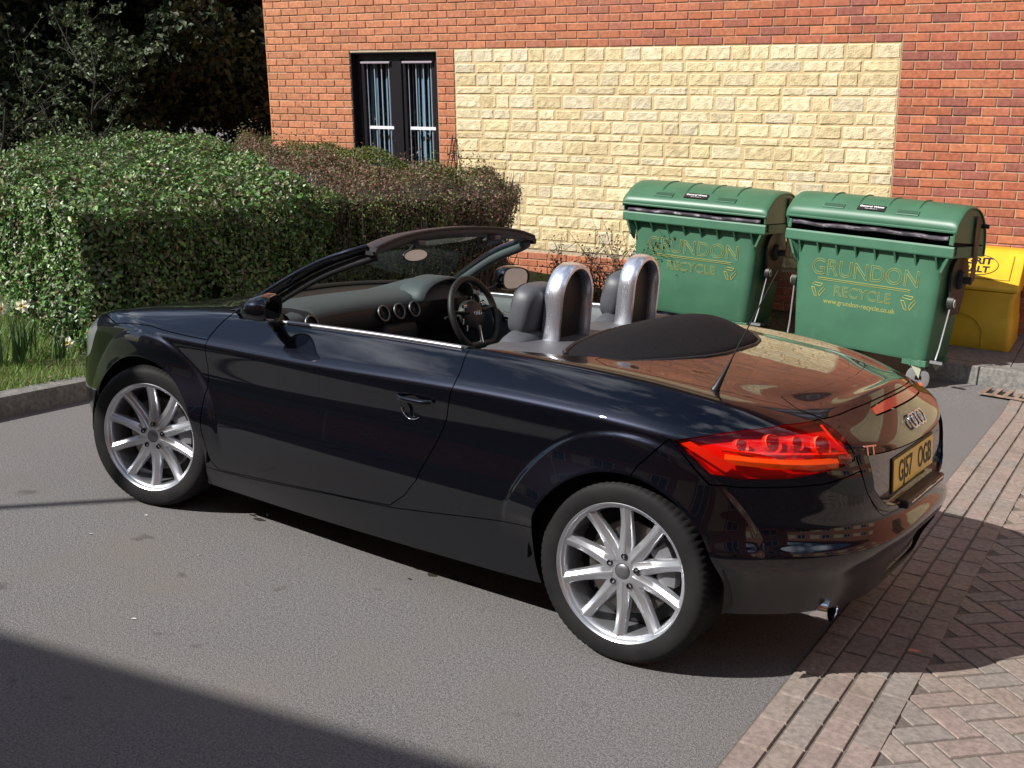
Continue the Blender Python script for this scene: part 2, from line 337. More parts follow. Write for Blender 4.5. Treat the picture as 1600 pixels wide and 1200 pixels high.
# orient outward
va=np.array(V)[list(F[len(F)//2])]; 
if np.dot(np.cross(va[1]-va[0],va[2]-va[0]),np.array(Nn[F[len(F)//2][0]]))<0: F=[f[::-1] for f in F]
def sdf(P,poly):
    P=np.asarray(P);Q=np.asarray(poly,float);d=np.full(len(P),1e9);ins=np.zeros(len(P),bool)
    for a,b in zip(Q,np.roll(Q,-1,0)):
        e=b-a;w=P-a;t=np.clip((w@e)/(e@e+1e-12),0,1);d=np.minimum(d,np.linalg.norm(w-t[:,None]*e,axis=1))
        c=((a[1]<=P[:,1])&(b[1]>P[:,1]))|((b[1]<=P[:,1])&(a[1]>P[:,1]))
        with np.errstate(divide='ignore',invalid='ignore'): xi=a[0]+(P[:,1]-a[1])/(b[1]-a[1])*(b[0]-a[0])
        ins^=c&(P[:,0]<xi)
    return np.where(ins,-d,d)
def clip(faces,s,iso,keep):   # keep=-1: s<iso, +1: s>iso
    out=[];cache={}
    for f in faces:
        g=[(s[i]-iso)*keep for i in f]
        if min(g)>=0: out.append(f);continue
        if max(g)<=0: continue
        r=[]
        for k in range(len(f)):
            a,b=f[k],f[(k+1)%len(f)];ga,gb=g[k],g[(k+1)%len(f)]
            if ga>0: r.append(a)
            if (ga>0)!=(gb>0):
                key=(min(a,b),max(a,b))
                if key not in cache:
                    t=ga/(ga-gb)
                    V.append(tuple(V[a][q]+(V[b][q]-V[a][q])*t for q in range(3)));Nn.append(tuple(Nn[a][q]+(Nn[b][q]-Nn[a][q])*t for q in range(3)));UV.append(tuple(UV[a][q]+(UV[b][q]-UV[a][q])*t for q in range(2)))
                    cache[key]=len(V)-1
                r.append(cache[key])
        if len(r)>2: out.append(tuple(r))
    return out
GAP=.0022
def split(faces,poly,gap=GAP):
    s=sdf(UV,poly).tolist(); a=clip(faces,s,-gap,-1)
    s2=s+sdf(np.array(UV[len(s):]),poly).tolist() if len(UV)>len(s) else s
    return a,clip(faces,s2,gap,1)
def arch(faces):
    for xw,r0 in((0,.365),(2.468,.372)):
        A=np.array(V); s=np.hypot(A[:,0]-xw,A[:,2]-.33)-r0; s=np.where(A[:,1]<.5,1,s).tolist(); faces=clip(faces,s,0,1)
    return faces
def panel(name,faces,mats,mirror=None,parent=None,depth=.014,off=0.,both=False,dish=None,flat=False):
    """mesh from faces, with its edges turned inwards; mirror: None / 'join' / 'sep'"""
    ids=sorted({i for f in faces for i in f}); mp={a:k for k,a in enumerate(ids)}
    P=np.array([V[i] for i in ids]);N=np.array([Nn[i] for i in ids]);N/=np.linalg.norm(N,axis=1,keepdims=True)
    if dish is not None: P=P+N*np.array([dish(*UV[i]) for i in ids])[:,None]
    P=P+N*off; P0=P.copy()
    if flat:
        pn=np.array([-math.cos(PT),0,math.sin(PT)]); d_=(P-np.array([px0+.006,0,pz0]))@pn; Q_=P-pn*d_[:,None]; k_=.012; e_=(Q_[:,0]-(P[:,0]+.014)); P[:,0]=P[:,0]+.014+.5*(e_+np.sqrt(e_*e_+k_*k_)); N=N*.15+pn*.85; N/=np.linalg.norm(N,axis=1,keepdims=True)
    ff=[tuple(mp[i] for i in f) for f in faces]
    ec={}
    for f in ff:
        for k in range(len(f)):
            a,b=f[k],f[(k+1)%len(f)]; key=(min(a,b),max(a,b)); ec[key]=ec.get(key,0)+1 if key in ec else 1
    rim=[]
    for f in ff:
        for k in range(len(f)):
            a,b=f[k],f[(k+1)%len(f)]
            if ec[(min(a,b),max(a,b))]==1 and not(abs(P[a,1])<1e-4 and abs(P[b,1])<1e-4): rim.append((a,b))
    P2=list(P);N2=list(N);F2=list(ff)
    dn={}
    for a,b in rim:
        q=[]
        for x in (a,b):
            n=N[x]
            arch_=min(abs(math.hypot(P[x,0],P[x,2]-.33)-.365),abs(math.hypot(P[x,0]-2.468,P[x,2]-.33)-.372))<.004 and P[x,1]>.5
            if flat: q.append(P0[x]-n*.002); continue
            q.append(P[x]-(np.array([0,.05,0]) if arch_ else n*depth))
        k=len(P2); P2+= [P[a],P[b],q[1],q[0]]
        fn=np.cross(P[b]-P[a],q[0]-P[a]); L=np.linalg.norm(fn); fn=-fn/(L+1e-12)
        N2+=[fn]*4; F2.append((k,k+3,k+2,k+1))
    def build(P2,N2,F2,nm):
        me=bpy.data.meshes.new(nm); me.from_pydata([tuple(p+np.array(OFF)) for p in P2],[],F2)
        for x in (mats if isinstance(mats,(list,tuple)) else [mats]): me.materials.append(x)
        me.polygons.foreach_set('use_smooth',[True]*len(me.polygons)); me.update()
        me.normals_split_custom_set_from_vertices([tuple(x) for x in N2])
        o=bpy.data.objects.new(nm,me); C.objects.link(o); o.parent=parent or car; return o
    P2=np.array(P2);N2=np.array(N2); mir=np.array([1,-1,1.])
    if mirror=='join':
        n=len(P2); return build(np.concatenate([P2,P2*mir]),np.concatenate([N2,N2*mir]),F2+[tuple(n+i for i in f[::-1]) for f in F2],name)
    o=build(P2,N2,F2,name)
    if mirror=='sep': o2=build(P2*mir,N2*mir,[f[::-1] for f in F2],name); return o,o2
    return o
UE=float(SU[-1]); 
F=arch(F)
PT=math.radians(6); px0=-.718; pz0=.702
op=[(1.95,.862),(1.87,1.08),(1.80,1.352),(1.77,1.9),(3.86,1.9),(3.83,1.42),(3.72,1.10),(3.496,.968),(3.13,.872)]
_,F=split(F,op,0)
door,F=split(F,[(3.123,1.1),(3.152,.83),(3.174,.747),(3.176,.69),(3.148,.574),(3.10,.46),(3.03,.31),(2.97,.215),(2.89,.152),(2.69,.148),(2.486,.150),(2.106,.155),(1.90,.152),(1.848,.19),(1.842,.39),(1.842,.5),(1.845,.62),(1.845,.69),(1.843,.786),(1.855,.87),(1.87,1.1)])
sill,F=split(F,[(1.80,-.2),(1.80,.1445),(2.9,.1435),(3.25,.166),(3.62,.180),(3.62,-.2)])
bowl,door=split(door,[(2.982+.052*math.cos(a),.588+.046*math.sin(a)) for a in np.linspace(0,2*math.pi,24,endpoint=False)],.0003)
hood,F=split(F,[(-.3,.80),(.42,.80),(.8,.765),(1.03,.725),(1.2,.685),(1.32,.70),(1.454,.712),(1.55,.705),(1.70,.702),(1.838,.702),(1.838,.786),(1.85,.87),(1.87,1.3),(2.2,1.9),(-.3,1.9)])
headl,F=split(F,[(.44,.40),(.50,.60),(.70,.70),(.95,.715),(1.02,.66),(.90,.52),(.7,.43)])
grille,F=split(F,[(-.3,.06),(.20,.06),(.27,.35),(.22,.66),(-.3,.66)])
lamp,F=split(F,[(4.078,.668),(4.136,.641),(4.213,.604),(4.317,.610),(4.445,.632),(4.589,.665),(4.731,.700),(4.72,.743),(4.703,.799),(4.672,.839),(4.630,.866),(4.456,.828),(4.305,.765),(4.176,.708)])
brk,F=split(F,[(4.975,.842),(4.975,.866),(5.1,.872),(5.6,.872),(5.6,.842)])
spoil,F=split(F,[(4.66,.868),(4.53,.93),(4.45,1.04),(4.7,1.15),(4.95,1.25),(5.6,1.34),(5.6,.884),(4.85,.884)])
recs,F=split(F,[(4.80,.71),(4.83,.60),(4.925,.50),(5.0,.47),(5.6,.46),(5.6,.71)])
boot,F=split(F,[(4.74,.70),(4.785,.60),(4.86,.50),(4.95,.425),(5.6,.405),(5.6,1.9),(3.70,1.9),(3.62,1.0),(3.70,.945),(3.939,.958),(4.209,.985),(4.43,.955),(4.62,.885),(4.70,.80)])
ins,F=split(F,[(5.04,.04),(5.17,.27),(5.6,.28),(5.6,.04)])
bump,F=split(F,[(4.06,.67),(4.21,.575),(4.32,.585),(4.6,.63),(4.75,.67),(4.80,.58),(4.9,.42),(5.6,.38),(5.6,-.3),(3.95,-.3),(3.95,.3),(3.93,.5),(3.965,.569)])
body=panel('body',F,PAINT,'join')
d1,d2=panel('door',door,PAINT,'sep')
bw1,bw2=panel('handle_recess',bowl,PAINT,'sep',dish=lambda u,v:-.03*max(0,1-((u-2.982)/.052)**2-((v-.588)/.046)**2)); bw1.parent=d1; bw2.parent=d2
panel('side_sill',sill,PAINT,'sep')
hoodo=panel('bonnet',hood,PAINT,'join')
panel('rear_bumper',bump,PAINTD,'join')
booto=panel('boot_lid',boot,PAINT,'join'); rc=panel('plate_recess',recs,[PAINT],'join',flat=True)
rc.parent=booto
sp=panel('spoiler',spoil,PAINT,'join',off=.001); sp.parent=booto
panel('brake_light',brk,REDD,'join',depth=.01)
panel('bumper_insert',ins,TRIM,'join',dish=lambda u,v:-.02)
panel('grille',grille,TRIM,'join',dish=lambda u,v:-.015)
panel('headlight',headl,mat('headlight_lens',(.2,.21,.23),.08,.2,Coat_Weight=1.),'sep')
l1,l2=panel('tail_light',lamp,RED,'sep',depth=.03)
# inside of each tail light: housing, round reflectors, amber strip
def lampin(side,par):
    mb=MB(); s=Vector((1,side,1)); 
    def S(u,v,o): p,n=surf(u,v,o); return Vector((p.x,p.y*side,p.z))+OFF, Vector((n.x,n.y*side,n.z))
    # dark red housing bowl (sheet following the lens 4 cm behind)
    G=[[S(u,a+(b-a)*t,-.034)[0] for t in np.linspace(0,1,6)] for u,a,b in [(4.07,.655,.68),(4.12,.64,.70),(4.2,.60,.73),(4.32,.60,.79),(4.45,.62,.85),(4.58,.65,.88),(4.66,.68,.87),(4.73,.69,.80)]]
    mb.grid(np.array(G)); obj('lamp_housing',mb,mat('lamp_inner',(.75,.016,.010),.35),par,smooth=40)
    for u,v,r in [(4.30,.705,.024),(4.41,.735,.032),(4.50,.755,.024),(4.60,.755,.036)]:
        mb=MB(); p,n=S(u,v,-.020); q=Vector((-1,.15*side,.0)).normalized().lerp(n,.5).normalized()
        a=q.orthogonal().normalized(); b=q.cross(a)
        G=[[p+a*math.cos(t)*r*k+b*math.sin(t)*r*k*.8+q*(.02*k*k-.012) for t in np.linspace(0,2*math.pi,18,endpoint=False)] for k in (.15,.45,.75,1.0)]
        mb.grid(np.array(G),closev=True)
        G=[[p+a*math.cos(t)*r*k+b*math.sin(t)*r*k*.8+q*h for t in np.linspace(0,2*math.pi,18,endpoint=False)] for k,h in ((1.0,.008),(1.12,.012),(1.12,-.01))]
        mb.grid(np.array(G),closev=True)
        obj('reflector',mb,REDR,par,smooth=40)
    for u0,u1,v0,v1,m_,nm,sl in [(4.25,4.66,.640,.668,ORNG,'indicator_strip',.06),(4.24,4.70,.674,.686,REDR,'lower_strip',.055),(4.665,4.722,.690,.716,WHL,'reversing_lens',.035)]:
        mb=MB(); G=[]
        for k in range(14):
            t=k/13; u=u0+(u1-u0)*t; sh=(u-4.27)*sl*1.6 if nm!='reversing_lens' else 0
            row=[S(u,v0+sh,-.012)[0],S(u,(v0+v1)/2+sh,-.004 if k%2 else -.008)[0],S(u,v1+sh,-.012)[0]]; G.append(row)
        mb.grid(np.array(G)); obj(nm,mb,m_,par,smooth=20)
    mb=MB(); G=[]
    for t in np.linspace(0,1,10):
        u=4.10+.16*t; v=.668-.048*t; G.append([S(u,v-.004,-.006)[0],S(u+.03,v+.012+.01*t,-.004)[0]])
    mb.grid(np.array(G)); obj('side_marker',mb,REDR,par,smooth=30)
    mb=MB(); G=[]
    for t in np.linspace(0,1,10):
        u=4.64+.075*t-.01*math.sin(t*3); v=.85-.14*t; G.append([S(u-.012,v-.004,-.006)[0],S(u,v,-.004)[0]])
    mb.grid(np.array(G)); obj('inner_marker',mb,REDR,par,smooth=30)
lampin(1,l1); lampin(-1,l2)
# ----------- wheels -------------
def lathe_wheel():
    R=.331
    t=MB(); n=240; a=np.linspace(0,2*math.pi,n,endpoint=False)
    prof=[(.250,-.02,0),(.246,-.008,0),(.252,.004,0),(.262,.008,0),(.285,.010,0),(.303,.008,0),(.314,.003,1),(.322,-.006,2),(.3275,-.018,2),(.330,-.035,2),(.331,-.06,0),(.331,-.066,3),(.331,-.09,0),(.331,-.10,3),(.331,-.12,0),(.331,-.15,0),(.331,-.156,3),(.331,-.19,0),(.329,-.215,0),(.318,-.236,0),(.30,-.242,0),(.262,-.24,0),(.25,-.22,0)]
    G=[]
    for r,h,k in prof:
        rr=np.full(n,r)
        if k==2: rr=rr-.004*(np.arange(n)%3==0)
        if k==1: rr=rr-.001*(np.arange(n)%3==0)
        if k==3: rr=rr-.007
        G.append(np.stack([rr*np.cos(a),np.full(n,h),rr*np.sin(a)],1))
    t.grid(np.array(G),closev=True)
    for ang in np.linspace(0,2*math.pi,26):   # raised sidewall marking
        pass
    w=MB()   # rim: lip, barrel, spokes, hub
    w.lathe([(.249,-.012),(.2515,-.004),(.2525,.002),(.2500,.0045),(.2465,.002),(.240,-.004),(.2385,-.010),(.232,-.014),(.228,-.022),(.226,-.05),(.222,-.11),(.220,-.19),(.238,-.21),(.246,-.215)],96)
    def radz(r): return -.012-.020*(1-(r/.235))**1.0-.012*math.sin(min(1,max(0,(r-.05)/.19))*math.pi)
    for k in range(10):
        A=2*math.pi*k/10+math.radians(-93.5); ca,sa=math.cos(A),math.sin(A)
        G=[]
        for r in np.linspace(.040,.242,16):
            q=(r-.04)/.202; hw=.0285-.0085*min(1,q*1.6)+.004*max(0,(q-.86)/.14)**2*2
            if q<.15: hw+=.004*(1-q/.15)
            z=radz(r); dpt=.032-.010*q
            sec=[(-hw-.003,z-dpt),(-hw,z-.006),(-hw+.004,z-.0015),(-.0045,z+.0012),(-.002,z+.0032),(.0035,z+.0030),(.006,z+.0002),(hw-.004,z-.0025),(hw,z-.007),(hw+.003,z-dpt)]
            G.append([(r*ca-s*sa,h,r*sa+s*ca) for s,h in sec])
        w.grid(np.array(G))
    # hub disc
    n2=60; a2=np.linspace(0,2*math.pi,n2,endpoint=False)
    w.lathe([(.0,-.034),(.028,-.034),(.0295,-.027),(.034,-.0265),(.062,-.0305),(.074,-.037),(.078,-.06)],60)
    c=MB(); c.lathe([(0,-.021),(.012,-.0215),(.024,-.0235),(.0275,-.027),(.0285,-.035)],40)
    bt=[]
    for k in range(5):
        A=math.radians(-90+36+72*k); x,z=.0555*math.cos(A),.0555*math.sin(A)
        bt.append(MB()); bt[-1].lathe([(0,-.0262),(.0065,-.0262),(.0078,-.0222),(.0105,-.0215),(.0118,-.0265)],16,(x,0,z))
    d=MB(); d.lathe([(.075,-.085),(.165,-.085),(.168,-.09),(.168,-.11),(.075,-.11)],64); d.lathe([(0,-.07),(.07,-.07),(.078,-.085)],40)
    cal=MB(); 
    for ang0 in (math.radians(160),):
        G=[]
        for tq in np.linspace(-.45,.45,10):
            A=ang0+tq; G.append([(r*math.cos(A),h,r*math.sin(A)) for r,h in ((.115,-.062),(.15,-.056),(.185,-.062),(.188,-.10),(.115,-.10))])
        cal.grid(np.array(G),closev=True)
    bk=MB(); bk.lathe([(0,-.125),(.215,-.125),(.218,-.2)],48)
    return t,w,c,bt,d,cal,bk
WM=lathe_wheel()
def mk_wheel(loc,rz):
    t,w_,c,bt,d,cal,bk=WM
    o=obj('wheel',w_,ALLOY,car,smooth=38,recalc=False); o.location=Vector(loc)+OFF; o.rotation_euler=(0,0,rz)
    obj('tyre',t,RUB,o,smooth=34); obj('centre_cap',c,ALLOYD,o,smooth=60); bm_=mat('bolt_steel',(.012,.012,.014),.4,.3); [obj('wheel_bolt',q_,bm_,o,smooth=40) for q_ in bt]
    obj('brake_disc',d,mat('disc_steel',(.25,.23,.21),.35,.9),o,smooth=30); obj('brake_caliper',cal,mat('caliper',(.18,.18,.19),.5,.4),o,smooth=30); obj('wheel_backing',bk,DARK,o,smooth=40)
    return o
w0=mk_wheel((0,.888,.3305),0)
PIV=.12
def place(o,x,side,st):
    if side>0: o.location=Vector((x-PIV*math.sin(st)*0-PIV*math.sin(st),.888-PIV+PIV*math.cos(st),.3305))+OFF; o.rotation_euler=(0,0,st)
    else: o.location=Vector((x+PIV*math.sin(st),-(.888-PIV)-PIV*math.cos(st),.3305))+OFF; o.rotation_euler=(0,0,math.pi+st)
for x,sd_,st in ((0,-1,0),(2.468,1,math.radians(11.9)),(2.468,-1,math.radians(10.5))):
    o=copy_tree(w0,car); place(o,x,sd_,st)
w0.rotation_euler=(0,math.radians(-1.5),0)
for o in [x for x in car.children if x.name.startswith('wheel')]:
    pass
# wheel wells and underbody
def liner(xw,s,r):
    mb=MB(); G=[]
    for y in (.50,.875):
        G.append([(xw+r*math.cos(t),y*s,.33+r*math.sin(t)) for t in np.linspace(-.12,math.pi+.12,30)])
    mb.grid(np.array(G)); mb.add([(xw+r*math.cos(t),.50*s,.33+r*math.sin(t)) for t in np.linspace(-.12,math.pi+.12,30)],[tuple(range(30))])
    mb.v=[tuple(Vector(v)+OFF) for v in mb.v]; obj('wheel_arch_liner',mb,TRIM,car,smooth=40,recalc=False)
for s in(1,-1): liner(0,s,.385); liner(2.468,s,.392)
mb=MB(); mb.box(Vector((1.25,0,.20))+OFF,(1.72,1.58,.03)); mb.box(Vector((-.25,0,.34))+OFF,(.62,1.0,.03)); mb.box(Vector((2.9,0,.22))+OFF,(.6,1.1,.03)); mb.box(Vector((0,0,.26))+OFF,(.9,.98,.05)); mb.box(Vector((2.47,0,.22))+OFF,(.9,.98,.05))
obj('underbody',mb,DARK,car)
# ----------- exhaust tips ------------
for s in(1,-1):
    mb=MB(); mb.lathe([(.046,.0),(.048,-.06),(.051,-.132),(.054,-.137),(.0555,-.132),(.0555,.0)],32,axis='x'); mb.xform(Matrix.Translation(Vector((-.505 if s>0 else -.47,.520*s,.262 if s>0 else .285))+OFF)@Matrix.Rotation(math.radians(4),4,'Y')@Matrix.Diagonal((1,1.12,.86,1)))
    e=obj('exhaust_tip',mb,CHROME,car,smooth=50); mb=MB(); mb.lathe([(0,-.06),(.046,-.06)],24,axis='x'); mb.xform(Matrix.Translation(Vector((-.52,.525*s,.262))+OFF)); obj('pipe_bore',mb,DARK,e)
# ----------- rear badges and plate -------------
p,n=surf(5.17,.795,.003); n.y=0; n.normalize(); up=Vector((0,0,1))-n*n.z; up.normalize(); rt=up.cross(n)
mb=MB()
for k in range(4):
    c=Vector((p.x-0.0,(k-1.5)*.0415,p.z))+n*(.004+.002*(k%2)); R=.0275
    mb.tube([c+Vector((0,1,0))*math.cos(t)*R+up*math.sin(t)*R for t in np.linspace(0,2*math.pi,28,endpoint=False)],.0042,8,closed=True,up=tuple(n))
mb.v=[tuple(Vector(v)+OFF) for v in mb.v]; obj('badge_rings',mb,CHROME,booto,smooth=60)
p,n=surf(4.815,.725,.002); p2,_=surf(4.86,.725,.002); p0,_=surf(4.77,.725,.002); xx=(p2-p0).normalized(); up=(Vector((0,0,1))-n*n.z).normalized(); yy=n.cross(xx).normalized()
if yy.z<0: yy=-yy
text('lettering','TT',.047,frame(xx,yy,n,p+OFF),CHROME,booto,extr=.003,sx=1.15,bold=.0008)
up=Vector((math.sin(PT),0,math.cos(PT))); nn=Vector((-math.cos(PT),0,math.sin(PT)))
Mp=frame(Vector((0,-1,0)),up,nn,Vector((px0,0,pz0))+OFF)
mb=MB(); mb.box((0,0,0),(.524,.113,.004)); mb.xform(Mp); np_=obj('number_plate',mb,PLATE,car,bevel=.001)
mb=MB(); mb.box((0,0,-.006),(.54,.128,.008)); mb.xform(Mp); obj('plate_surround',mb,TRIM,np_,bevel=.002)
for s_,x_ in (('GJ57',-.118),('OGB',.140)):
    text('lettering',s_,.110,Mp@Matrix.Translation((x_,-.001,.003)),BLK,np_,extr=.0006,sx=.80,bold=.0012)
mb=MB(); mb.box(Vector((-.755,0,.605))+OFF,(.05,.50,.03)); hh=obj('plate_light_bar',mb,TRIM,booto,bevel=.008)
mb=MB(); mb.box(Vector((-.782,0,.612))+OFF,(.004,.44,.004)); obj('trim_line',mb,CHROME,hh)
# ----------- door handle, antenna -----------
def door_bits(s,dr):
    mb=MB(); pts=[]
    for u,o in ((2.915,.004),(2.94,.018),(2.98,.026),(3.03,.027),(3.065,.022),(3.085,.008)):
        q,_=surf(u,.618,o); pts.append(Vector((q.x,q.y*s,q.z))+OFF)
    mb.tube(crv(pts,16).tolist(),[.008]+[.0105]*14+[.009],10,sx=.7); obj('door_handle',mb,PAINT,dr,smooth=60)
    mb=MB(); q=[]
    for a in np.linspace(math.pi*1.05,math.pi*1.75,14):
        c,_=surf(2.982+.050*math.cos(a),.588+.045*math.sin(a),.0035); q.append(Vector((c.x,c.y*s,c.z))+OFF)
    mb.tube(q,.0022,6); obj('handle_edge',mb,CHROME,dr,smooth=60)
    # bright capping along the top of the door
    mb=MB(); pts=[surf(u,.868,.004)[0] for u in np.linspace(2.02,3.11,24)]; mb.tube([Vector((a.x,(a.y-.006)*s,a.z))+OFF for a in pts],.0085,8,sx=1.2); obj('waist_trim',mb,mat('satin_trim',(.42,.42,.45),.35,.8) if s>0 else bpy.data.materials['satin_trim'],dr,smooth=60)
    mb=MB(); G=[]
    for u in np.linspace(1.98,3.12,20):
        a,_=surf(u,.866,0); G.append([(a.x-CX,(a.y-.004)*s,a.z-.001),(a.x-CX,(a.y-.035)*s,a.z+.006),(a.x-CX,(a.y-.075)*s,a.z-.004),(a.x-CX,(a.y-.10)*s,a.z-.04),(a.x-CX,(a.y-.10)*s,.62),(a.x-CX,(a.y-.06)*s,.55),(a.x-CX,(a.y-.08)*s,.30)])
    mb.grid(np.array(G)); dc=obj('door_card',mb,DASHG,dr,smooth=35,solid=.004)
    mb=MB(); mb.box((1.5-CX,.668*s,.86),(.16,.03,.055)); mb.box((1.30-CX,.655*s,.70),(.45,.06,.05)); obj('armrest',mb,BLKL,dc,bevel=.014)
    mb=MB(); mb.tube([(1.545-CX,.640*s,.862),(1.50-CX,.628*s,.865),(1.45-CX,.640*s,.858)],.010,8); obj('inner_handle',mb,CHROME,dc,smooth=60)
door_bits(1,d1); door_bits(-1,d2)
mb=MB(); mb.tube([Vector(a)+OFF for a in [(-.172,.620,.972),(-.178,.618,.986),(-.195,.613,1.03),(-.215,.606,1.085)]],[.017,.013,.0075,.004],12); ae=obj('aerial',mb,TRIM,car,smooth=50)
mb=MB(); mb.tube([Vector(a)+OFF for a in [(-.213,.607,1.08),(-.272,.588,1.24),(-.332,.569,1.40)]],[.0028,.002,.0016],8); obj('aerial_whip',mb,TRIM,ae,smooth=50)
# ----------- windscreen ----------------
PIL=[(2.02,.735,.945),(1.94,.722,1.005),(1.80,.698,1.10),(1.62,.668,1.205),(1.47,.638,1.268),(1.425,.60,1.288)]
HD=[(1.425,.60,1.288),(1.428,.52,1.308),(1.445,.34,1.332),(1.455,0,1.345)]
full=[Vector(p) for p in HD]+[Vector((p[0],-p[1],p[2])) for p in HD[-2::-1]]
for s in(1,-1):
    mb=MB(); P=crv([(a,b*s,c) for a,b,c in PIL],18); rr=np.linspace(.032,.024,18)
    mb.tube([Vector(q)+OFF for q in P],rr,14,up=(0,s,.6),sx=.62); pil=obj('windscreen_pillar',mb,PAINT,car,smooth=60)
    mb=MB(); mb.tube([Vector(q)+Vector((-.026,-.030*s,-.030))+OFF for q in P[1:]],.017,10,sx=1.3,up=(0,s,.6)); obj('pillar_trim',mb,BLKL if s>0 else DASHG,pil,smooth=60)
H=crv([tuple(q) for q in full],40)
mb=MB(); G=[]
for i,q in enumerate(H):
    k=abs(q[1])/.6; e=1-.25*k**4
    sec=[(-.050,-.006),(-.052,.004),(-.03,.012),(0,.014),(.035,.006),(.055,-.008),(.05,-.024),(.01,-.036*e),(-.03,-.034*e),(-.048,-.018)]
    G.append([(q[0]-CX+a,q[1]*1.015,q[2]+b-.004) for a,b in sec])
mb.grid(np.array(G),closev=True); mb.add(G[0],[tuple(range(10))]); mb.add(G[-1],[tuple(range(10))])
hd=obj('header_rail',mb,mat('header_plastic',(.035,.030,.036),.5),car,smooth=40)
mb=MB(); mb.tube([(q[0]-CX-.047,q[1]*1.0,q[2]+.006) for q in H],.008,8); obj('header_seal',mb,SEAL,hd,smooth=60)
for y in (.42,-.42):
    mb=MB(); mb.box((1.455-CX,y,1.288),(.10,.17,.012),Matrix.Rotation(math.radians(18),3,'Y')); obj('sun_visor',mb,mat('visor_cloth',(.05,.04,.048),.7) if y>0 else bpy.data.materials['visor_cloth'],hd,bevel=.005)
    mb=MB(); mb.box((1.405-CX,y-.13*(1 if y>0 else -1),1.300),(.05,.05,.02)); obj('roof_catch',mb,mat('catch_grey',(.10,.085,.09),.5) if y>0 else bpy.data.materials['catch_grey'],hd,bevel=.006)
mb=MB(); mb.box((1.40-CX,-.605,1.272),(.05,.03,.016)); mb.box((1.385-CX,-.60,1.26),(.025,.03,.008)); mb.box((1.40-CX,.605,1.272),(.04,.03,.016)); obj('header_striker',mb,SEAL,hd)
base=crv([(1.99,.715,.965),(2.08,.60,.975),(2.16,.38,.985),(2.20,0,.99),(2.16,-.38,.985),(2.08,-.60,.975),(1.99,-.715,.965)],30); topc=crv([(1.46,.60,1.275),(1.47,.42,1.30),(1.485,.2,1.318),(1.49,0,1.322),(1.485,-.2,1.318),(1.47,-.42,1.30),(1.46,-.60,1.275)],30)
G=[[base[i]*(1-t)+topc[i]*t+np.array([.045,0,.045])*math.sin(math.pi*t)-np.array([CX,0,0]) for t in np.linspace(0,1,12)] for i in range(30)]
mb=MB(); mb.grid(np.array(G)); obj('windscreen_glass',mb,GLASS,car,smooth=180)
mb=MB(); mb.tube([Vector(q)+OFF for q in base],.012,8,sx=2); obj('windscreen_seal',mb,SEAL,car,smooth=60)
# cowl panel between bonnet and glass
mb=MB(); G=[]
for i in range(30):
    q=base[i]; G.append([(q[0]-CX+.10*(1-abs(q[1])/.72*.9),q[1]*1.0,q[2]-.010),(q[0]-CX-.03,q[1]*.99,q[2]-.006),(q[0]-CX-.12,q[1]*.97,q[2]-.02)])
mb.grid(np.array(G)); obj('cowl_panel',mb,TRIM,car,smooth=60)
mb=MB(); c=Vector((1.655,0.01,1.205))+OFF
bl=[[c+Vector((-.016*math.cos(f)*1.0 if True else 0,.092*math.cos(t)*math.cos(f)*1.0,.031*math.sin(t)*math.cos(f)))+Vector((.022*math.sin(f),0,0)) for t in np.linspace(0,2*math.pi,24,endpoint=False)] for f in np.linspace(-.2,1.55,7)]
mb.grid(np.array(bl),closev=True); rv=obj('rear_view_mirror',mb,TRIM,car,smooth=60); rv.rotation_euler=(0,0,0)
mb=MB(); mb.add([c+Vector((-.0215,.085*math.cos(t),.026*math.sin(t))) for t in np.linspace(0,2*math.pi,24,endpoint=False)],[tuple(range(24))]); obj('mirror_glass',mb,MIRR,rv)
mb=MB(); mb.tube([c+Vector((.02,0,.01)),c+Vector((-.02,0,.06)),c+Vector((-.10,0,.125))],.010,8); obj('mirror_stalk',mb,TRIM,rv,smooth=50)
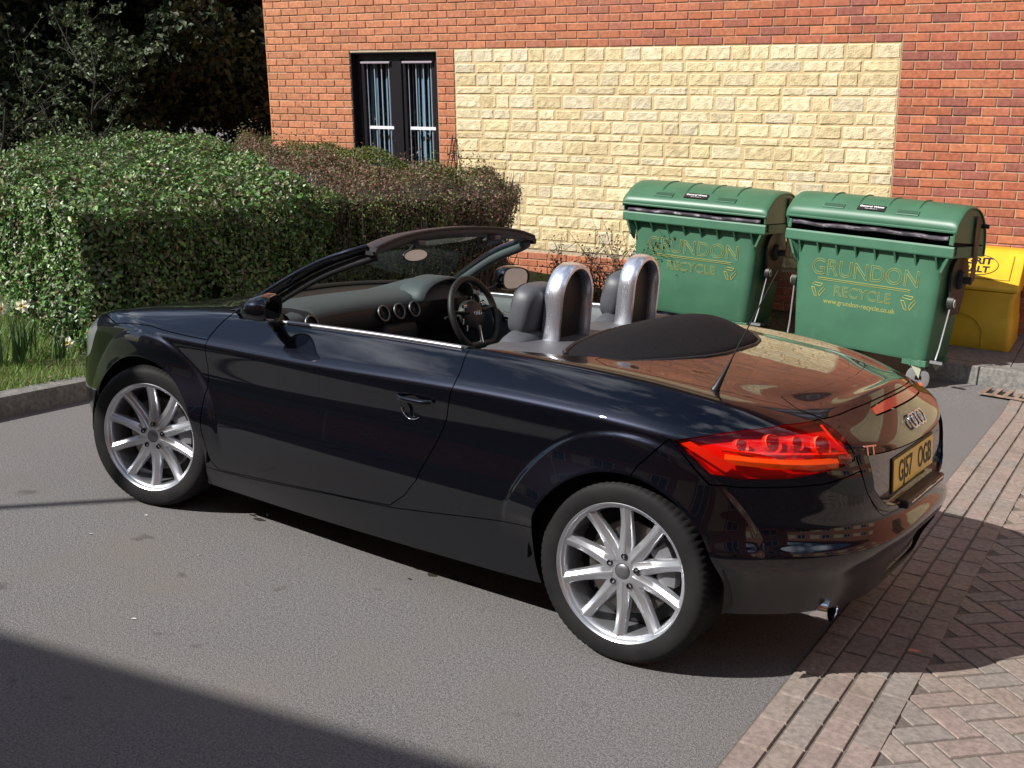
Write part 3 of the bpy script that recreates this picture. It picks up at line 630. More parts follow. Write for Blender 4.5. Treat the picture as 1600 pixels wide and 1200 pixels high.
# ----------- door mirrors ---------------
def door_mirror(s,par):
    c=Vector((1.71,.915*s,1.03)); mb=MB(); G=[]; ms=.86 if s>0 else .95; RZ_=Matrix.Rotation((.50 if s>0 else -.34),3,'Z')
    for f,sc in ((-.055,.93),(-.045,1.0),(-.01,1.02),(.03,.93),(.062,.70),(.080,.40),(.086,.08)):
        row=[]
        for t in np.linspace(0,2*math.pi,28,endpoint=False):
            cy=math.copysign(abs(math.cos(t))**.72,math.cos(t)); sz=math.copysign(abs(math.sin(t))**.72,math.sin(t))
            row.append(c+Vector((f+.012*cy,(.105*cy*sc)*s,.066*sz*sc*(1-.10*cy)-.012*(f>.03)))+OFF)
        G.append(row)
    mb.grid(np.array(G),closev=True); RT=Matrix.Translation(c+OFF)@Matrix.Scale(ms,4)@RZ_.to_4x4()@Matrix.Translation(-(c+OFF)); mb.xform(RT); o=obj('door_mirror',mb,PAINT,par,smooth=60)
    yaw=.42 if s<0 else -.30
    mb=MB(); row=[]
    for t in np.linspace(0,2*math.pi,28,endpoint=False):
        cy=math.copysign(abs(math.cos(t))**.72,math.cos(t)); sz=math.copysign(abs(math.sin(t))**.72,math.sin(t))
        row.append(c+Vector((-.052+.012*cy,(.094*cy)*s,.057*sz*(1-.10*cy)))+OFF)
    mb.add(row,[tuple(range(28))]); mb.xform(RT); obj('mirror_glass',mb,MIRR,o)
    mb=MB(); row=[[r+Vector((-.004,0,0)) for r in row],[c+OFF+(r-c-OFF)*1.10+Vector((.0,0,0)) for r in row]]; mb.grid(np.array(row),closev=True); mb.xform(RT); obj('mirror_rim',mb,TRIM,o,smooth=60)
    mb=MB(); mb.tube([Vector(a)+OFF for a in [(1.72,.88*s,1.005),(1.74,.83*s,.965),(1.76,.785*s,.945),(1.77,.75*s,.94)]],[.022,.026,.034,.042],12,sx=.6); obj('mirror_arm',mb,TRIM,o,smooth=50)
    return o
door_mirror(1,d1); door_mirror(-1,d2)
# quarter seal at the pillar foot
mb=MB(); mb.prism([Vector(a)+OFF for a in [(1.93,.735,.99),(1.80,.745,.985),(1.86,.73,1.055)]],(0,-.012,0)); mb.prism([Vector(a)+OFF for a in [(1.93,-.735,.99),(1.80,-.745,.985),(1.86,-.73,1.055)]],(0,.012,0)); obj('pillar_foot_seal',mb,SEAL,car)
# ----------- interior -----------
def rbox(c,d,rot=(0,0,0),n=6,e=.55):
    """soft superellipsoid cushion"""
    mb=MB(); G=[]; R=Matrix.Rotation(rot[2],3,'Z')@Matrix.Rotation(rot[1],3,'Y')@Matrix.Rotation(rot[0],3,'X')
    pw=lambda x:math.copysign(abs(x)**e,x)
    for f in np.linspace(-math.pi/2,math.pi/2,18):
        G.append([R@Vector((pw(math.cos(f))*pw(math.cos(t))*d[0]/2,pw(math.cos(f))*pw(math.sin(t))*d[1]/2,pw(math.sin(f))*d[2]/2))+Vector(c)+OFF for t in np.linspace(0,2*math.pi,32,endpoint=False)])
    mb.grid(np.array(G),closev=True); return mb
mb=MB(); prof=[(2.16,.955),(2.04,.985),(1.92,1.000),(1.83,.998),(1.775,.985),(1.745,.955),(1.735,.90),(1.77,.84),(1.83,.80),(1.86,.70),(1.86,.50)]
G=[]
for y in np.linspace(-.70,.70,45):
    hump=math.exp(-((y+.36)/.15)**4); q=[]
    for i,(x,z) in enumerate(prof):
        dz=.055*hump*math.exp(-((i-2.8)/1.6)**2); dx=-.035*hump*(1 if 3<=i<=5 else 0)+.06*max(0,abs(y)-.5)*0
        q.append((x+dx-CX,y,z+dz-.02*(abs(y)/.7)**3))
    G.append(q)
mb.grid(np.array(G),mi=0); 
for k,f in enumerate(mb.f): 
    if k%10>=5: mb.m[k]=1
da=obj('dashboard',mb,[DASHG,BLKL],car,smooth=45)
for y in (.115,0.0,-.115,.60,-.62):
    mb=MB(); cc=Vector((1.735,y,.925))+OFF; ax=Vector((-1,0,.35)).normalized(); a=Vector((0,1,0)); b=ax.cross(a)
    mb.tube([cc+ax*.010+a*math.cos(t)*.036+b*math.sin(t)*.036 for t in np.linspace(0,2*math.pi,28,endpoint=False)],.0050,8,closed=True,up=tuple(ax)); v=obj('air_vent',mb,ALLOYD,da,smooth=60)
    mb=MB(); mb.grid(np.array([[cc+ax*h+a*math.cos(t)*r+b*math.sin(t)*r for t in np.linspace(0,2*math.pi,24,endpoint=False)] for r,h in ((.036,.008),(.030,-.004),(.016,-.006),(.012,.004),(.001,.006))]),closev=True); obj('vent_core',mb,BLKL,v,smooth=30)
mb=MB(); G=[]
for x,k in ((1.70,1.0),(1.76,1.04),(1.86,1.0),(1.96,.6)):
    G.append([(x-CX,-.36+.205*k*math.cos(t),.955+.105*k*math.sin(t)**.8*(1 if True else 0)) for t in np.linspace(0,math.pi,22)])
mb.grid(np.array(G)); cl=obj('instrument_hood',mb,DASHG,da,smooth=60,solid=.006)
mb=MB(); mb.add([(1.775-CX,-.36+.195*math.cos(t),.93+.115*max(math.sin(t),-.45)) for t in np.linspace(0,2*math.pi,28,endpoint=False)],[tuple(range(28))]); ic=obj('instrument_panel',mb,BLKL,cl)
for y in(-.27,-.45):
    mb=MB(); cc=Vector((1.768,y,.955))+OFF; mb.tube([cc+Vector((0,math.cos(t)*.058,math.sin(t)*.058)) for t in np.linspace(0,2*math.pi,30,endpoint=False)],.0035,6,closed=True,up=(1,0,0)); obj('dial_ring',mb,ALLOYD,ic,smooth=60)
    mb=MB(); mb.box(cc+Vector((-.002,.012,.012)),(.002,.004,.05),Matrix.Rotation(.6,3,'X')); obj('dial_needle',mb,mat('needle',(.5,.5,.52),.5) if y>-.3 else bpy.data.materials['needle'],ic)
# steering wheel
ax=Vector((-.93,0,.36)).normalized(); a=Vector((0,1,0)); b=ax.cross(a).normalized(); 
if b.z<0:b=-b
sc_=Vector((1.545,-.36,.905))+OFF; R=.178
mb=MB(); pts=[]
for t in np.linspace(0,2*math.pi,60,endpoint=False):
    zz=max(math.sin(t),-.86); pts.append(sc_+a*math.cos(t)*R+b*zz*R)
mb.tube(pts,.0165,12,closed=True,up=tuple(ax)); sw=obj('steering_wheel',mb,BLKL,car,smooth=60)
mb=MB(); mb.grid(np.array([[sc_+ax*h+a*math.cos(t)*r*1.15+b*math.sin(t)*r for t in np.linspace(0,2*math.pi,30,endpoint=False)] for r,h in ((.075,-.03),(.074,-.005),(.062,.012),(.035,.020),(.001,.022))]),closev=True); hub=obj('airbag_hub',mb,BLKL,sw,smooth=60)
for ang in (8,172,270):
    t=math.radians(ang); d_=a*math.cos(t)+b*math.sin(t); mb=MB(); mb.tube([sc_+d_*.06,sc_+d_*.12+ax*.0,sc_+d_*.168*(1 if ang!=270 else .9)],[.024,.018,.016],8,sx=.45,up=tuple(ax)); obj('wheel_spoke',mb,CHROME if ang==270 else BLKL,sw,smooth=60)
for ang in (35,145):
    t=math.radians(ang); mb=MB(); mb.box(sc_+a*math.cos(t)*.095+b*math.sin(t)*.075+ax*.012,(.014,.032,.02)); obj('spoke_switch',mb,CHROME,sw,bevel=.005)
for ang in (196,216):
    t=math.radians(ang); mb=MB(); mb.box(sc_+a*math.cos(t)*-.125+b*math.sin(t)*.11+ax*.012,(.008,.012,.03)); obj('spoke_trim',mb,CHROME,sw,bevel=.003)
mb=MB()
for k in range(4): 
    c=sc_+ax*.024+a*(k-1.5)*.014; mb.tube([c+a*math.cos(t)*.0095+b*math.sin(t)*.0095 for t in np.linspace(0,2*math.pi,16,endpoint=False)],.0014,5,closed=True,up=tuple(ax))
obj('wheel_badge',mb,CHROME,sw,smooth=60)
mb=MB(); mb.tube([sc_-ax*.02,sc_-ax*.24],[.05,.06],14); mb.tube([sc_-ax*.06+a*.03,sc_-ax*.065+a*.15+b*.01],[.010,.007],8); mb.tube([sc_-ax*.06-a*.03,sc_-ax*.065-a*.15+b*.01],[.010,.007],8); obj('steering_column',mb,TRIM,car,smooth=50)
# tub, tunnel, bulkhead
mb=MB(); mb.box(Vector((1.25,0,.24))+OFF,(1.36,1.36,.03)); mb.box(Vector((1.93,0,.60))+OFF,(.03,1.36,.7)); mb.box(Vector((1.28,.70,.42))+OFF,(1.30,.03,.44)); mb.box(Vector((1.28,-.70,.42))+OFF,(1.30,.03,.44)); mb.box(Vector((.585,0,.58))+OFF,(.03,1.40,.74)); obj('cabin_tub',mb,BLKL,car)
mb=MB(); mb.box(Vector((1.25,0,.42))+OFF,(1.25,.22,.34)); mb.box(Vector((1.78,0,.70))+OFF,(.16,.26,.34)); tn=obj('centre_console',mb,BLKL,car,bevel=.03,seg=3)
mb=MB(); mb.tube([Vector(q)+OFF for q in [(1.45,-.0,.58),(1.44,-.0,.66),(1.435,0,.70)]],[.012,.012,.012],8); mb.lathe([(0,.028),(.018,.024),(.025,.0),(.018,-.024),(0,-.028)],16,(1.435-CX,0,.725),'z'); obj('gear_lever',mb,ALLOYD,tn,smooth=50)
def seat(y):
    mb=rbox((1.12,y,.45),(.56,.52,.20),(0,math.radians(-5),0)); s_=obj('seat',mb,GREYL,car,smooth=180)
    mb=rbox((.80,y,.74),(.17,.50,.62),(0,math.radians(-17),0),e=.6); obj('seat_back',mb,GREYL,s_,smooth=180)
    for q in(1,-1):
        mb=rbox((.86,y+.215*q,.72),(.17,.12,.50),(0,math.radians(-17),0),e=.7); obj('side_bolster',mb,GREYL,s_,smooth=180)
        mb=rbox((1.14,y+.22*q,.50),(.48,.12,.16),(0,math.radians(-5),0),e=.7); obj('side_bolster',mb,GREYL,s_,smooth=180)
    mb=rbox((.735,y,1.105),(.125,.275,.22),(0,math.radians(-10),0),e=.62); h=obj('headrest',mb,GREYL,s_,smooth=180)
    mb=MB(); P=[]
    for t in np.linspace(-1.25,math.pi+1.25,30): P.append(Vector((.735+.048-.02,y+.130*math.copysign(abs(math.cos(t))**.62,math.cos(t)),1.105+.105*math.copysign(abs(math.sin(t))**.62,math.sin(t))))+OFF)
    mb.tube(P,.003,6); obj('piping',mb,BLKL,h,smooth=60)
seat(.37); seat(-.37)
# hoops
def hoop(y):
    mb=MB(); G=[]
    path=[(.0-.135,.94)]; 
    W_=.114
    for z in np.linspace(.95,1.165,8): path.append((-W_,z))
    for t in np.linspace(math.pi,0,25)[1:-1]: path.append((W_*math.cos(t),1.165+.122*math.sin(t)))
    for z in np.linspace(1.165,.95,8): path.append((W_,z))
    path=path[1:]
    for i,(a_,z) in enumerate(path):
        a0=path[max(i-1,0)];a1=path[min(i+1,len(path)-1)]; tx,tz=a1[0]-a0[0],a1[1]-a0[1]; L=math.hypot(tx,tz); nx,nz=-tz/L,tx/L
        if nz<0 and abs(a_)<.1: nx,nz=-nx,-nz
        if a_<-.1 and nx>0: nx,nz=-nx,-nz
        if a_>.1 and nx<0: nx,nz=-nx,-nz
        lean=(z-.95)*-.02
        row=[]
        for dx,dn in ((-.040,-.004),(-.040,.008),(-.032,.014),(-.014,.018),(.014,.018),(.032,.014),(.040,.008),(.040,-.004),(.03,-.012),(-.03,-.012)):
            row.append((.628-CX+dx+lean,y+a_+nx*dn,z+nz*dn))
        G.append(row)
    mb.grid(np.array(G),closev=True); h=obj('roll_hoop',mb,HOOPM,car,smooth=50)
    mb=MB(); pl=[(.628-CX+.02,y+a_*.93,z-.008 if z>1.17 else z) for a_,z in path]; mb.prism(pl,(-.022,0,0)); obj('hoop_infill',mb,TRIM,h)
    mb=MB(); mb.box((.628-CX,y,.965),(.12,.30,.03)); obj('hoop_base',mb,TRIM,h,bevel=.01)
hoop(.30); hoop(-.30)
# rear shelf, soft top
mb=MB(); G=[]
for t in np.linspace(-1,1,41):
    y=.745*t; xr=np.interp(abs(y),[0,.3,.55,.66,.745],[.36,.37,.40,.42,.52]); z=.992+.012*(1-t*t)
    e=.0 if abs(t)<.94 else -.012
    G.append([(.765-CX,y,z-.02+e),(.750-CX,y,z-.002+e),(.60-CX,y,z+.002+e),(xr-CX,y,z+.004+e),(xr-.02-CX,y,z-.03)])
mb.grid(np.array(G)); obj('rear_shelf',mb,SHELF,car,smooth=40)
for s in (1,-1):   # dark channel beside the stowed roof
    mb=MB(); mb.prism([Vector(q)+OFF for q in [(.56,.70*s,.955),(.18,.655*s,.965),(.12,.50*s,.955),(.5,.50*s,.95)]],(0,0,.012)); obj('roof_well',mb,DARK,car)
mb=MB(); G=[]
for t in np.linspace(-1,1,49):
    y=.625*t; k=abs(t)
    xr=np.interp(abs(y),[0,.15,.27,.42,.55,.60,.625],[-.005,.0,.03,.11,.205,.29,.42]); xf=np.interp(abs(y),[0,.3,.5,.6,.625],[.46,.475,.47,.45,.43])
    pk=.098*(1-k**2.2)
    row=[]
    for q in np.linspace(0,1,16):
        x=xf+(xr-xf)*q; zb=1.000+(.022*(1-k*k))
        bulge=math.sin(math.pi*min(1,q*.93+.07))**.8 if q<.45 else math.cos((q-.45)/.55*math.pi/2)**1.15*math.sin(math.pi*.4885)**.8
        row.append((x-CX,y,zb+pk*bulge*.85-.006*(q==1)))
    row=[(row[0][0],y,.93)]+row+[(row[-1][0]-.0,y,.975)]
    G.append(row)
mb.grid(np.array(G)); st=obj('folded_soft_top',mb,FABRIC,car,smooth=60)
edge=[Vector(g[1]) for g in G]; mb=MB(); mb.tube(edge,.010,8); obj('soft_top_bow',mb,TRIM,st,smooth=60)
edge=[Vector(g[-2])+Vector((-.004,0,.0)) for g in G]; mb=MB(); mb.tube(edge,.007,8); obj('soft_top_seal',mb,SEAL,st,smooth=60)
# ================= SETTING ===========================
KD=Vector((-.0659,.9978,0))   # direction of the paving border (towards the photographer)
KE=Vector((-.9978,-.0659,0))
def gz(x,y): return max(0.0,-4.7-y)*.097
ASPH=noisecol(mat('asphalt',(.15,.14,.13),.88),(.072,.069,.070),(.210,.199,.195),150,3,.36,.60,bump=.8,bscale=210,bdist=.006,
   extra=[((.055,.052,.05),75,.50,.66,.5),((.150,.132,.112),2.2,.50,.70,.35),((.085,.08,.075),1.1,.54,.75,.35),((.30,.27,.24),420,.60,.66,.6),((.045,.042,.04),330,.62,.68,.75),((.20,.165,.13),.55,.5,.7,.45),((.06,.05,.045),5.5,.66,.72,.6)])
xs=list(np.arange(-3,5.01,.25)); xs=[-60,-40,-25,-15,-10,-6]+xs+[8,12,18,28,45,70]
ys=[-70,-45,-30,-20,-14,-9,-7,-6.2,-5.6,-5.3,-5.1,-4.9,-4.7,-4.5]+list(np.arange(-4.25,4.6,.5))+[6,9,14,25,45,70]
mb=MB(); mb.grid(np.array([[(x,y,gz(x,y)) for y in ys] for x in xs])); tag(obj('tarmac',mb,ASPH,smooth=180),kind='structure')
# ---- block paving ----
PAV=noisecol(mat('concrete_block',(.4,.4,.4),.9),(.68,.66,.64),(1.15,1.12,1.1),55,4,.3,.7,bump=.5,bscale=260,bdist=.004,extra=[((.45,.42,.40),3,.55,.75,.45),((1.5,1.4,1.3),380,.63,.68,.5)]); attrcol(PAV)
JOINT=noisecol(mat('joint_sand',(.05,.045,.04),.95),(.085,.07,.058),(.14,.118,.098),60)
def tonemesh(name,V,F,T,mats,mi=None,**k):
    """V list of faces' own vertices, T one colour per vertex"""
    me=bpy.data.meshes.new(name); me.from_pydata(V,[],F)
    for x in (mats if isinstance(mats,(list,tuple)) else [mats]): me.materials.append(x)
    if mi is not None: me.polygons.foreach_set('material_index',mi)
    ca=me.color_attributes.new('tone','FLOAT_COLOR','POINT'); A=np.ones((len(V),4),dtype=np.float32); A[:,:3]=T; ca.data.foreach_set('color',A.ravel())
    me.update(); o=bpy.data.objects.new(name,me); C.objects.link(o)
    if k.get('parent') is not None: o.parent=k['parent']
    return o
PO=Vector((-.553,.83,0)); 
def paving():
    V=[];F=[];T=[]
    cols=[(.262,.208,.184),(.255,.214,.188),(.246,.212,.190),(.232,.208,.188),(.268,.218,.188),(.256,.202,.180)]
    def block(c,ax,ay,l,w,dz=0):
        g=.0022;b=.005;h=.0065+dz+random.uniform(-.0010,.0010); t=np.array(random.choice(cols))*random.uniform(.94,1.05)
        c=Vector(c); z0=gz(c.x,c.y); o=len(V)
        tx,ty=random.uniform(-.006,.006),random.uniform(-.006,.006)
        for (a_,b_,z_) in ((l/2-g,w/2-g,-.004),(l/2-g-b,w/2-g-b,h)):
            for sx,sy in((-1,-1),(1,-1),(1,1),(-1,1)):
                p=c+ax*(sx*a_)+ay*(sy*b_); V.append((p.x,p.y,gz(p.x,p.y)+z_+(tx*sx*a_+ty*sy*b_ if z_>0 else 0))); T.append(tuple(t))
        F.append((o+4,o+5,o+6,o+7)); 
        for k in range(4): F.append((o+k,o+(k+1)%4,o+4+(k+1)%4,o+4+k))
    for r in range(4):
        off=.0525+r*.0985
        for k in range(-48,26):
            c=PO+KE*off+KD*(k*.2+(r%2)*.1+.03*r); 
            if c.y<-7.5: continue
            block(c,KD,KE,.2,.0985,.0035)
    a1=(KD+KE).normalized(); a2=(KE-KD).normalized(); L=.1
    base=PO+KE*.30
    for i in range(-60,75):
        for j in range(-60,75):
            d=(i-j)%4
            if d==0: c=base+a1*(i+1)*L+a2*(j+.5)*L; ax,ay=a1,a2
            elif d==3: c=base+a1*(i+.5)*L+a2*(j+1)*L; ax,ay=a2,a1
            else: continue
            e=(c-PO).dot(KE); f=(c-PO).dot(KD)
            if e<.345 or e>3.3 or f<-6.4 or f>1.9: continue
            block(c,ax,ay,.2,L)
    o=tonemesh('block_paving',V,F,T,PAV); tag(o,kind='structure')
    mb=MB(); G=[[tuple((PO+KE*e+KD*f)+Vector((0,0,gz(0,(PO+KE*e+KD*f).y)+.0025))) for e in (0,.4,1,2,3.4)] for f in list(np.arange(-8.6,-5,.3))+[-4,-2,0,2,3.2]]
    mb.grid(np.array(G)); tag(obj('paving_joints',mb,JOINT),kind='structure')
paving()
# ---- kerb and lawn on the left ----
CONC=noisecol(mat('concrete',(.2,.19,.18),.9),(.13,.125,.118),(.235,.225,.205),35,5,bump=.6,bscale=120,bdist=.006,extra=[((.07,.075,.06),6,.52,.72,.6),((.33,.31,.27),260,.6,.68,.6)])
KP=[(3.2,4.2),(3.95,2.3),(4.18,1.1),(4.25,.45),(4.30,-.13),(4.36,-1.0),(4.42,-2.2),(4.38,-3.4),(4.1,-4.6),(3.5,-5.6)]
kc=crv([(a,b,0) for a,b in KP],140)
mb=MB(); 
acc=0;seg=[kc[0]]
def kerbstone(P):
    P=[Vector(p) for p in P]; G=[]
    for i,p in enumerate(P):
        t=(P[min(i+1,len(P)-1)]-P[max(i-1,0)]).normalized(); n=Vector((-t.y,t.x,0)); n=n if n.x>0 else -n
        z=gz(p.x,p.y); e=.0
        if i==0: p=p+t*.004
        if i==len(P)-1: p=p-t*.004
        G.append([tuple(p+n*a+Vector((0,0,z+h))) for a,h in ((0,-.03),(.006,.095),(.018,.118),(.035,.123),(.13,.124),(.13,-.03))])
    mb.grid(np.array(G)); 
    mb.add(G[0],[tuple(range(6))]); mb.add(G[-1],[tuple(range(6))])
for a,b in zip(kc[:-1],kc[1:]):
    seg.append(b); acc+=np.linalg.norm(b-a)
    if acc>.9: kerbstone(seg); seg=[b]; acc=0
kerbstone(seg)
tag(obj('kerb',mb,CONC,smooth=30),kind='structure')
def hz(x,y): return .115+.06*max(0,-y-.2)+.015*max(0,x-5)
SOIL=noisecol(mat('soil',(.05,.035,.025),.95),(.022,.016,.011),(.075,.052,.034),40,5,bump=.8,bscale=90,bdist=.02)
TURF=noisecol(mat('turf',(.05,.08,.02),.95),(.030,.048,.012),(.075,.10,.03),18,5,bump=.8,bscale=90,bdist=.02,extra=[((.06,.04,.02),3,.55,.7,.6)])
mb=MB(); G=[]
for i in range(0,140,3):
    p=kc[i]; row=[]
    for t in (.12,.4,.8,1.3,2,3,5,8,14,30):
        x=p[0]+t; y=p[1]*(1+.0*t); row.append((x,y,max(hz(x,y),gz(x,y)+.02)+.03*math.sin(x*5+y*3)*(t>.2)*.3))
    G.append(row)
mb.grid(np.array(G)); tag(obj('lawn',mb,TURF,smooth=180),kind='structure')
# ---------- leaves -------------
def leafmat(name,rough=.38,spec=.5,trans=.12):
    m=mat(name,(1,1,1),rough); n,l,b=nodes(m); a=n.new('ShaderNodeVertexColor'); a.layer_name='tone'; l.new(a.outputs[0],b.inputs['Base Color']); b.inputs['Specular IOR Level'].default_value=spec
    t=n.new('ShaderNodeBsdfTranslucent'); l.new(a.outputs[0],t.inputs[0]); x=n.new('ShaderNodeMixShader'); x.inputs[0].default_value=trans; o=n['Material Output']
    l.new(b.outputs[0],x.inputs[1]); l.new(t.outputs[0],x.inputs[2]); l.new(x.outputs[0],o.inputs[0]); return m
LEAFG=leafmat('glossy_leaf',.40,.4); LEAFM=leafmat('matt_leaf',.55,.35,.2)
def leaves(P,Nrm,size,tones,twist=.9,asp=.5,curl=.25):
    """numpy leaf cards: two quads folded along the midrib. P n x3, Nrm preferred normals"""
    n=len(P); Nn_=Nrm+rng.normal(0,twist,(n,3)); Nn_/=np.linalg.norm(Nn_,axis=1,keepdims=True)
    a=np.cross(Nn_,rng.normal(0,1,(n,3))); a/=np.linalg.norm(a,axis=1,keepdims=True); b=np.cross(Nn_,a)
    s=size*rng.uniform(.6,1.25,n)[:,None]; w=s*asp
    v0=P-a*s*.5; v1=P-b*w*.5+Nn_*w*curl; v2=P+a*s*.5; v3=P+b*w*.5+Nn_*w*curl
    V_=np.stack([v0,v1,v2,v3],1).reshape(-1,3); base=np.arange(n)*4
    F_=np.concatenate([np.stack([base,base+1,base+2],1),np.stack([base,base+2,base+3],1)],0)
    T_=np.repeat(tones,4,axis=0); return V_,F_,T_
def foliage(name,V_,F_,T_,m,parent=None):
    me=bpy.data.meshes.new(name); me.vertices.add(len(V_)); me.vertices.foreach_set('co',V_.astype(np.float32).ravel())
    me.loops.add(len(F_)*3); me.loops.foreach_set('vertex_index',F_.astype(np.int32).ravel()); me.polygons.add(len(F_)); me.polygons.foreach_set('loop_start',np.arange(0,len(F_)*3,3,dtype=np.int32)); me.update(calc_edges=True)
    ca=me.color_attributes.new('tone','FLOAT_COLOR','POINT'); A=np.ones((len(V_),4),dtype=np.float32); A[:,:3]=T_; ca.data.foreach_set('color',A.ravel())
    me.materials.append(m); o=bpy.data.objects.new(name,me); C.objects.link(o)
    if parent is not None: o.parent=parent
    return o
def pick(pal,n,jit=.25):
    pal=np.array(pal); k=rng.integers(0,len(pal),n); return np.clip(pal[k]*rng.uniform(1-jit,1+jit,(n,1)),0,1)
def inpoly(P,poly): return sdf(P,poly)<0
TWIG=noisecol(mat('twig_bark',(.06,.045,.035),.85),(.035,.026,.02),(.09,.07,.055),40)
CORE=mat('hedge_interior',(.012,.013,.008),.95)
def hedge(name,poly,hfun,label,pal,dens,size,m,asp=.5,rnd=.16,twig=0,corein=.16,bumps=.05,ragged=.0,pal2=None,grp=None):
    poly=np.array(poly,float); cx,cy=poly.mean(0); root=empty(name,(cx,cy,hz(cx,cy)-.02)); tag(root,label,'hedge',grp)
    o3=np.array([cx,cy,hz(cx,cy)-.02]); lo,hi=poly.min(0),poly.max(0)
    def surfpts(n,inset0=0):
        # top points
        Q=rng.uniform(lo,hi,(int(n*2.5),2)); s=sdf(Q,poly); k=s<-.01; Q=Q[k]; s=-s[k]
        return Q,s
    area=np.prod(hi-lo); nt_=int(area*dens)
    Q=rng.uniform(lo,hi,(nt_,2)); s=-sdf(Q,poly); k=s>0; Q=Q[k]; s=s[k]
    bmp=bumps*(np.sin(Q[:,0]*3.1+np.sin(Q[:,1]*2.3)*1.7)*np.cos(Q[:,1]*2.7+Q[:,0])+.5*np.sin(Q[:,0]*9+Q[:,1]*7))
    top=np.array([hfun(x,y) for x,y in Q])+bmp; edge=np.clip(s/rnd,0,1); ztop=top-rnd*(1-np.sqrt(1-(1-edge)**2))
    dep=rng.exponential(.035,len(Q)); P=np.column_stack([Q,ztop-dep+rng.normal(0,.012,len(Q))+ragged*rng.exponential(1,len(Q))*(rng.random(len(Q))<.15)])
    g=1e-3; gx=(sdf(Q+[g,0],poly)-sdf(Q-[g,0],poly))/(2*g); gy=(sdf(Q+[0,g],poly)-sdf(Q-[0,g],poly))/(2*g); e=(1-edge)[:,None]
    N=np.column_stack([gx,gy,np.zeros(len(Q))])*e+np.array([0,0,1.])*(1-e*.6)
    Ps=[P];Ns=[N]; W=1.0/(1+dep*0)
    # sides
    E=np.roll(poly,-1,0)-poly; L=np.linalg.norm(E,axis=1)
    for a,ev,l in zip(poly,E,L):
        n=int(l*1.35*dens*1.0); t=rng.random(n); Q=a+ev*t[:,None]; nn=np.array([ev[1],-ev[0]])/l
        if sdf(np.array([a+ev*.5+nn*.02]),poly)[0]<0: nn=-nn
        zt=np.array([hfun(x,y) for x,y in Q])-.08; z0=np.array([hz(x,y) for x,y in Q])+.0; z=z0+(zt-z0)*rng.random(n)**.9
        bm=bumps*(np.sin(z*5+t*l*4)+np.sin(t*l*7.3)*.6); d=rng.exponential(.035,n)-bm
        P=np.column_stack([Q-nn*d[:,None],z]); P[:,:2]+=rng.normal(0,.01,(n,2)); Ps.append(P); Ns.append(np.tile([nn[0],nn[1],.45],(n,1)))
    P=np.concatenate(Ps);N=np.concatenate(Ns); n=len(P)
    T=pick(pal,n,.35)
    if pal2 is not None:
        f=np.sin(P[:,0]*2.1+P[:,2]*3)*np.cos(P[:,1]*2.9)+rng.normal(0,.5,n)+.9*np.clip((P[:,1]+3.7)/.8,0,1)*(P[:,0]<5.2); kk=f>.62; T[kk]=pick(pal2,kk.sum(),.3)
    V_,F_,T_=leaves(P-o3,N,size,T,asp=asp); foliage('foliage',V_,F_,T_,m,root)
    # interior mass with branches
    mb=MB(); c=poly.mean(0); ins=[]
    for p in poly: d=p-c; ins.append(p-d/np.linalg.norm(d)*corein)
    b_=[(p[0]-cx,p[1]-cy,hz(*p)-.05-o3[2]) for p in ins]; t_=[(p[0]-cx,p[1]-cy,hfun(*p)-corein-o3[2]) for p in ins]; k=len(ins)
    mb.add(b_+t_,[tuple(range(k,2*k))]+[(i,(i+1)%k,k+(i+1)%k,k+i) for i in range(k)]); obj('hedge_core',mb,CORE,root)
    if twig:
        mb=MB()
        for _ in range(twig):
            i=rng.integers(0,len(poly)); q=poly[i]+E[i]*rng.random(); d=(c-q); d/=np.linalg.norm(d); x,y=q+d*rng.uniform(-.03,.12); z0=hz(x,y); h=hfun(x,y)-z0+rng.uniform(-.15,.06)
            pts=[Vector((x-cx,y-cy,z0-o3[2]))]
            for s_ in range(5): pts.append(pts[-1]+Vector((rng.normal(0,.03),rng.normal(0,.03),h/5)))
            mb.tube(pts,[.006,.005,.004,.003,.0025,.002],4)
        obj('branches',mb,TWIG,root)
    return root
GREEN=[(.085,.185,.045),(.12,.235,.055),(.06,.15,.045),(.14,.27,.065),(.09,.17,.065),(.19,.265,.08),(.10,.12,.05)]
hf=lambda x,y:1.20+.06*max(0,-y-1)
hedge('green_hedge',[(4.98,-.62),(4.84,-.95),(4.78,-1.7),(4.70,-2.45),(4.66,-2.75),(5.4,-3.15),(6.6,-3.95),(7.9,-4.75),(9.2,-5.9),(10.2,-6.0),(9.9,-4.6),(9.3,-3.4),(8.8,-2.4),(7.6,-1.5),(6.2,-1.0),(5.5,-.75)],hf,
  'broad dark green clipped hedge with glossy leaves, behind the front of the car',GREEN+[(.15,.115,.06),(.22,.23,.16)],3900,.046,LEAFG,asp=.58,twig=20,bumps=.07,rnd=.28,ragged=.02)
hedge('bronze_hedge',[(4.64,-2.8),(4.38,-3.15),(4.10,-3.6),(3.92,-4.0),(4.05,-4.4),(4.4,-4.75),(4.9,-4.95),(5.5,-4.45),(6.9,-4.95),(7.9,-5.45),(9.2,-6.4),(9.2,-5.95),(7.9,-4.8),(6.6,-4.0),(5.4,-3.2)],lambda x,y:1.17+.066*max(0,-y-1),
  'reddish bronze hedge between the green hedge and the stone panel',[(.21,.10,.08),(.17,.08,.06),(.26,.14,.11),(.11,.12,.045),(.09,.11,.04),(.19,.14,.10),(.13,.10,.05)],4200,.030,LEAFM,asp=.55,twig=420,ragged=.06,pal2=[(.09,.13,.035),(.14,.18,.045)],bumps=.08,rnd=.24)
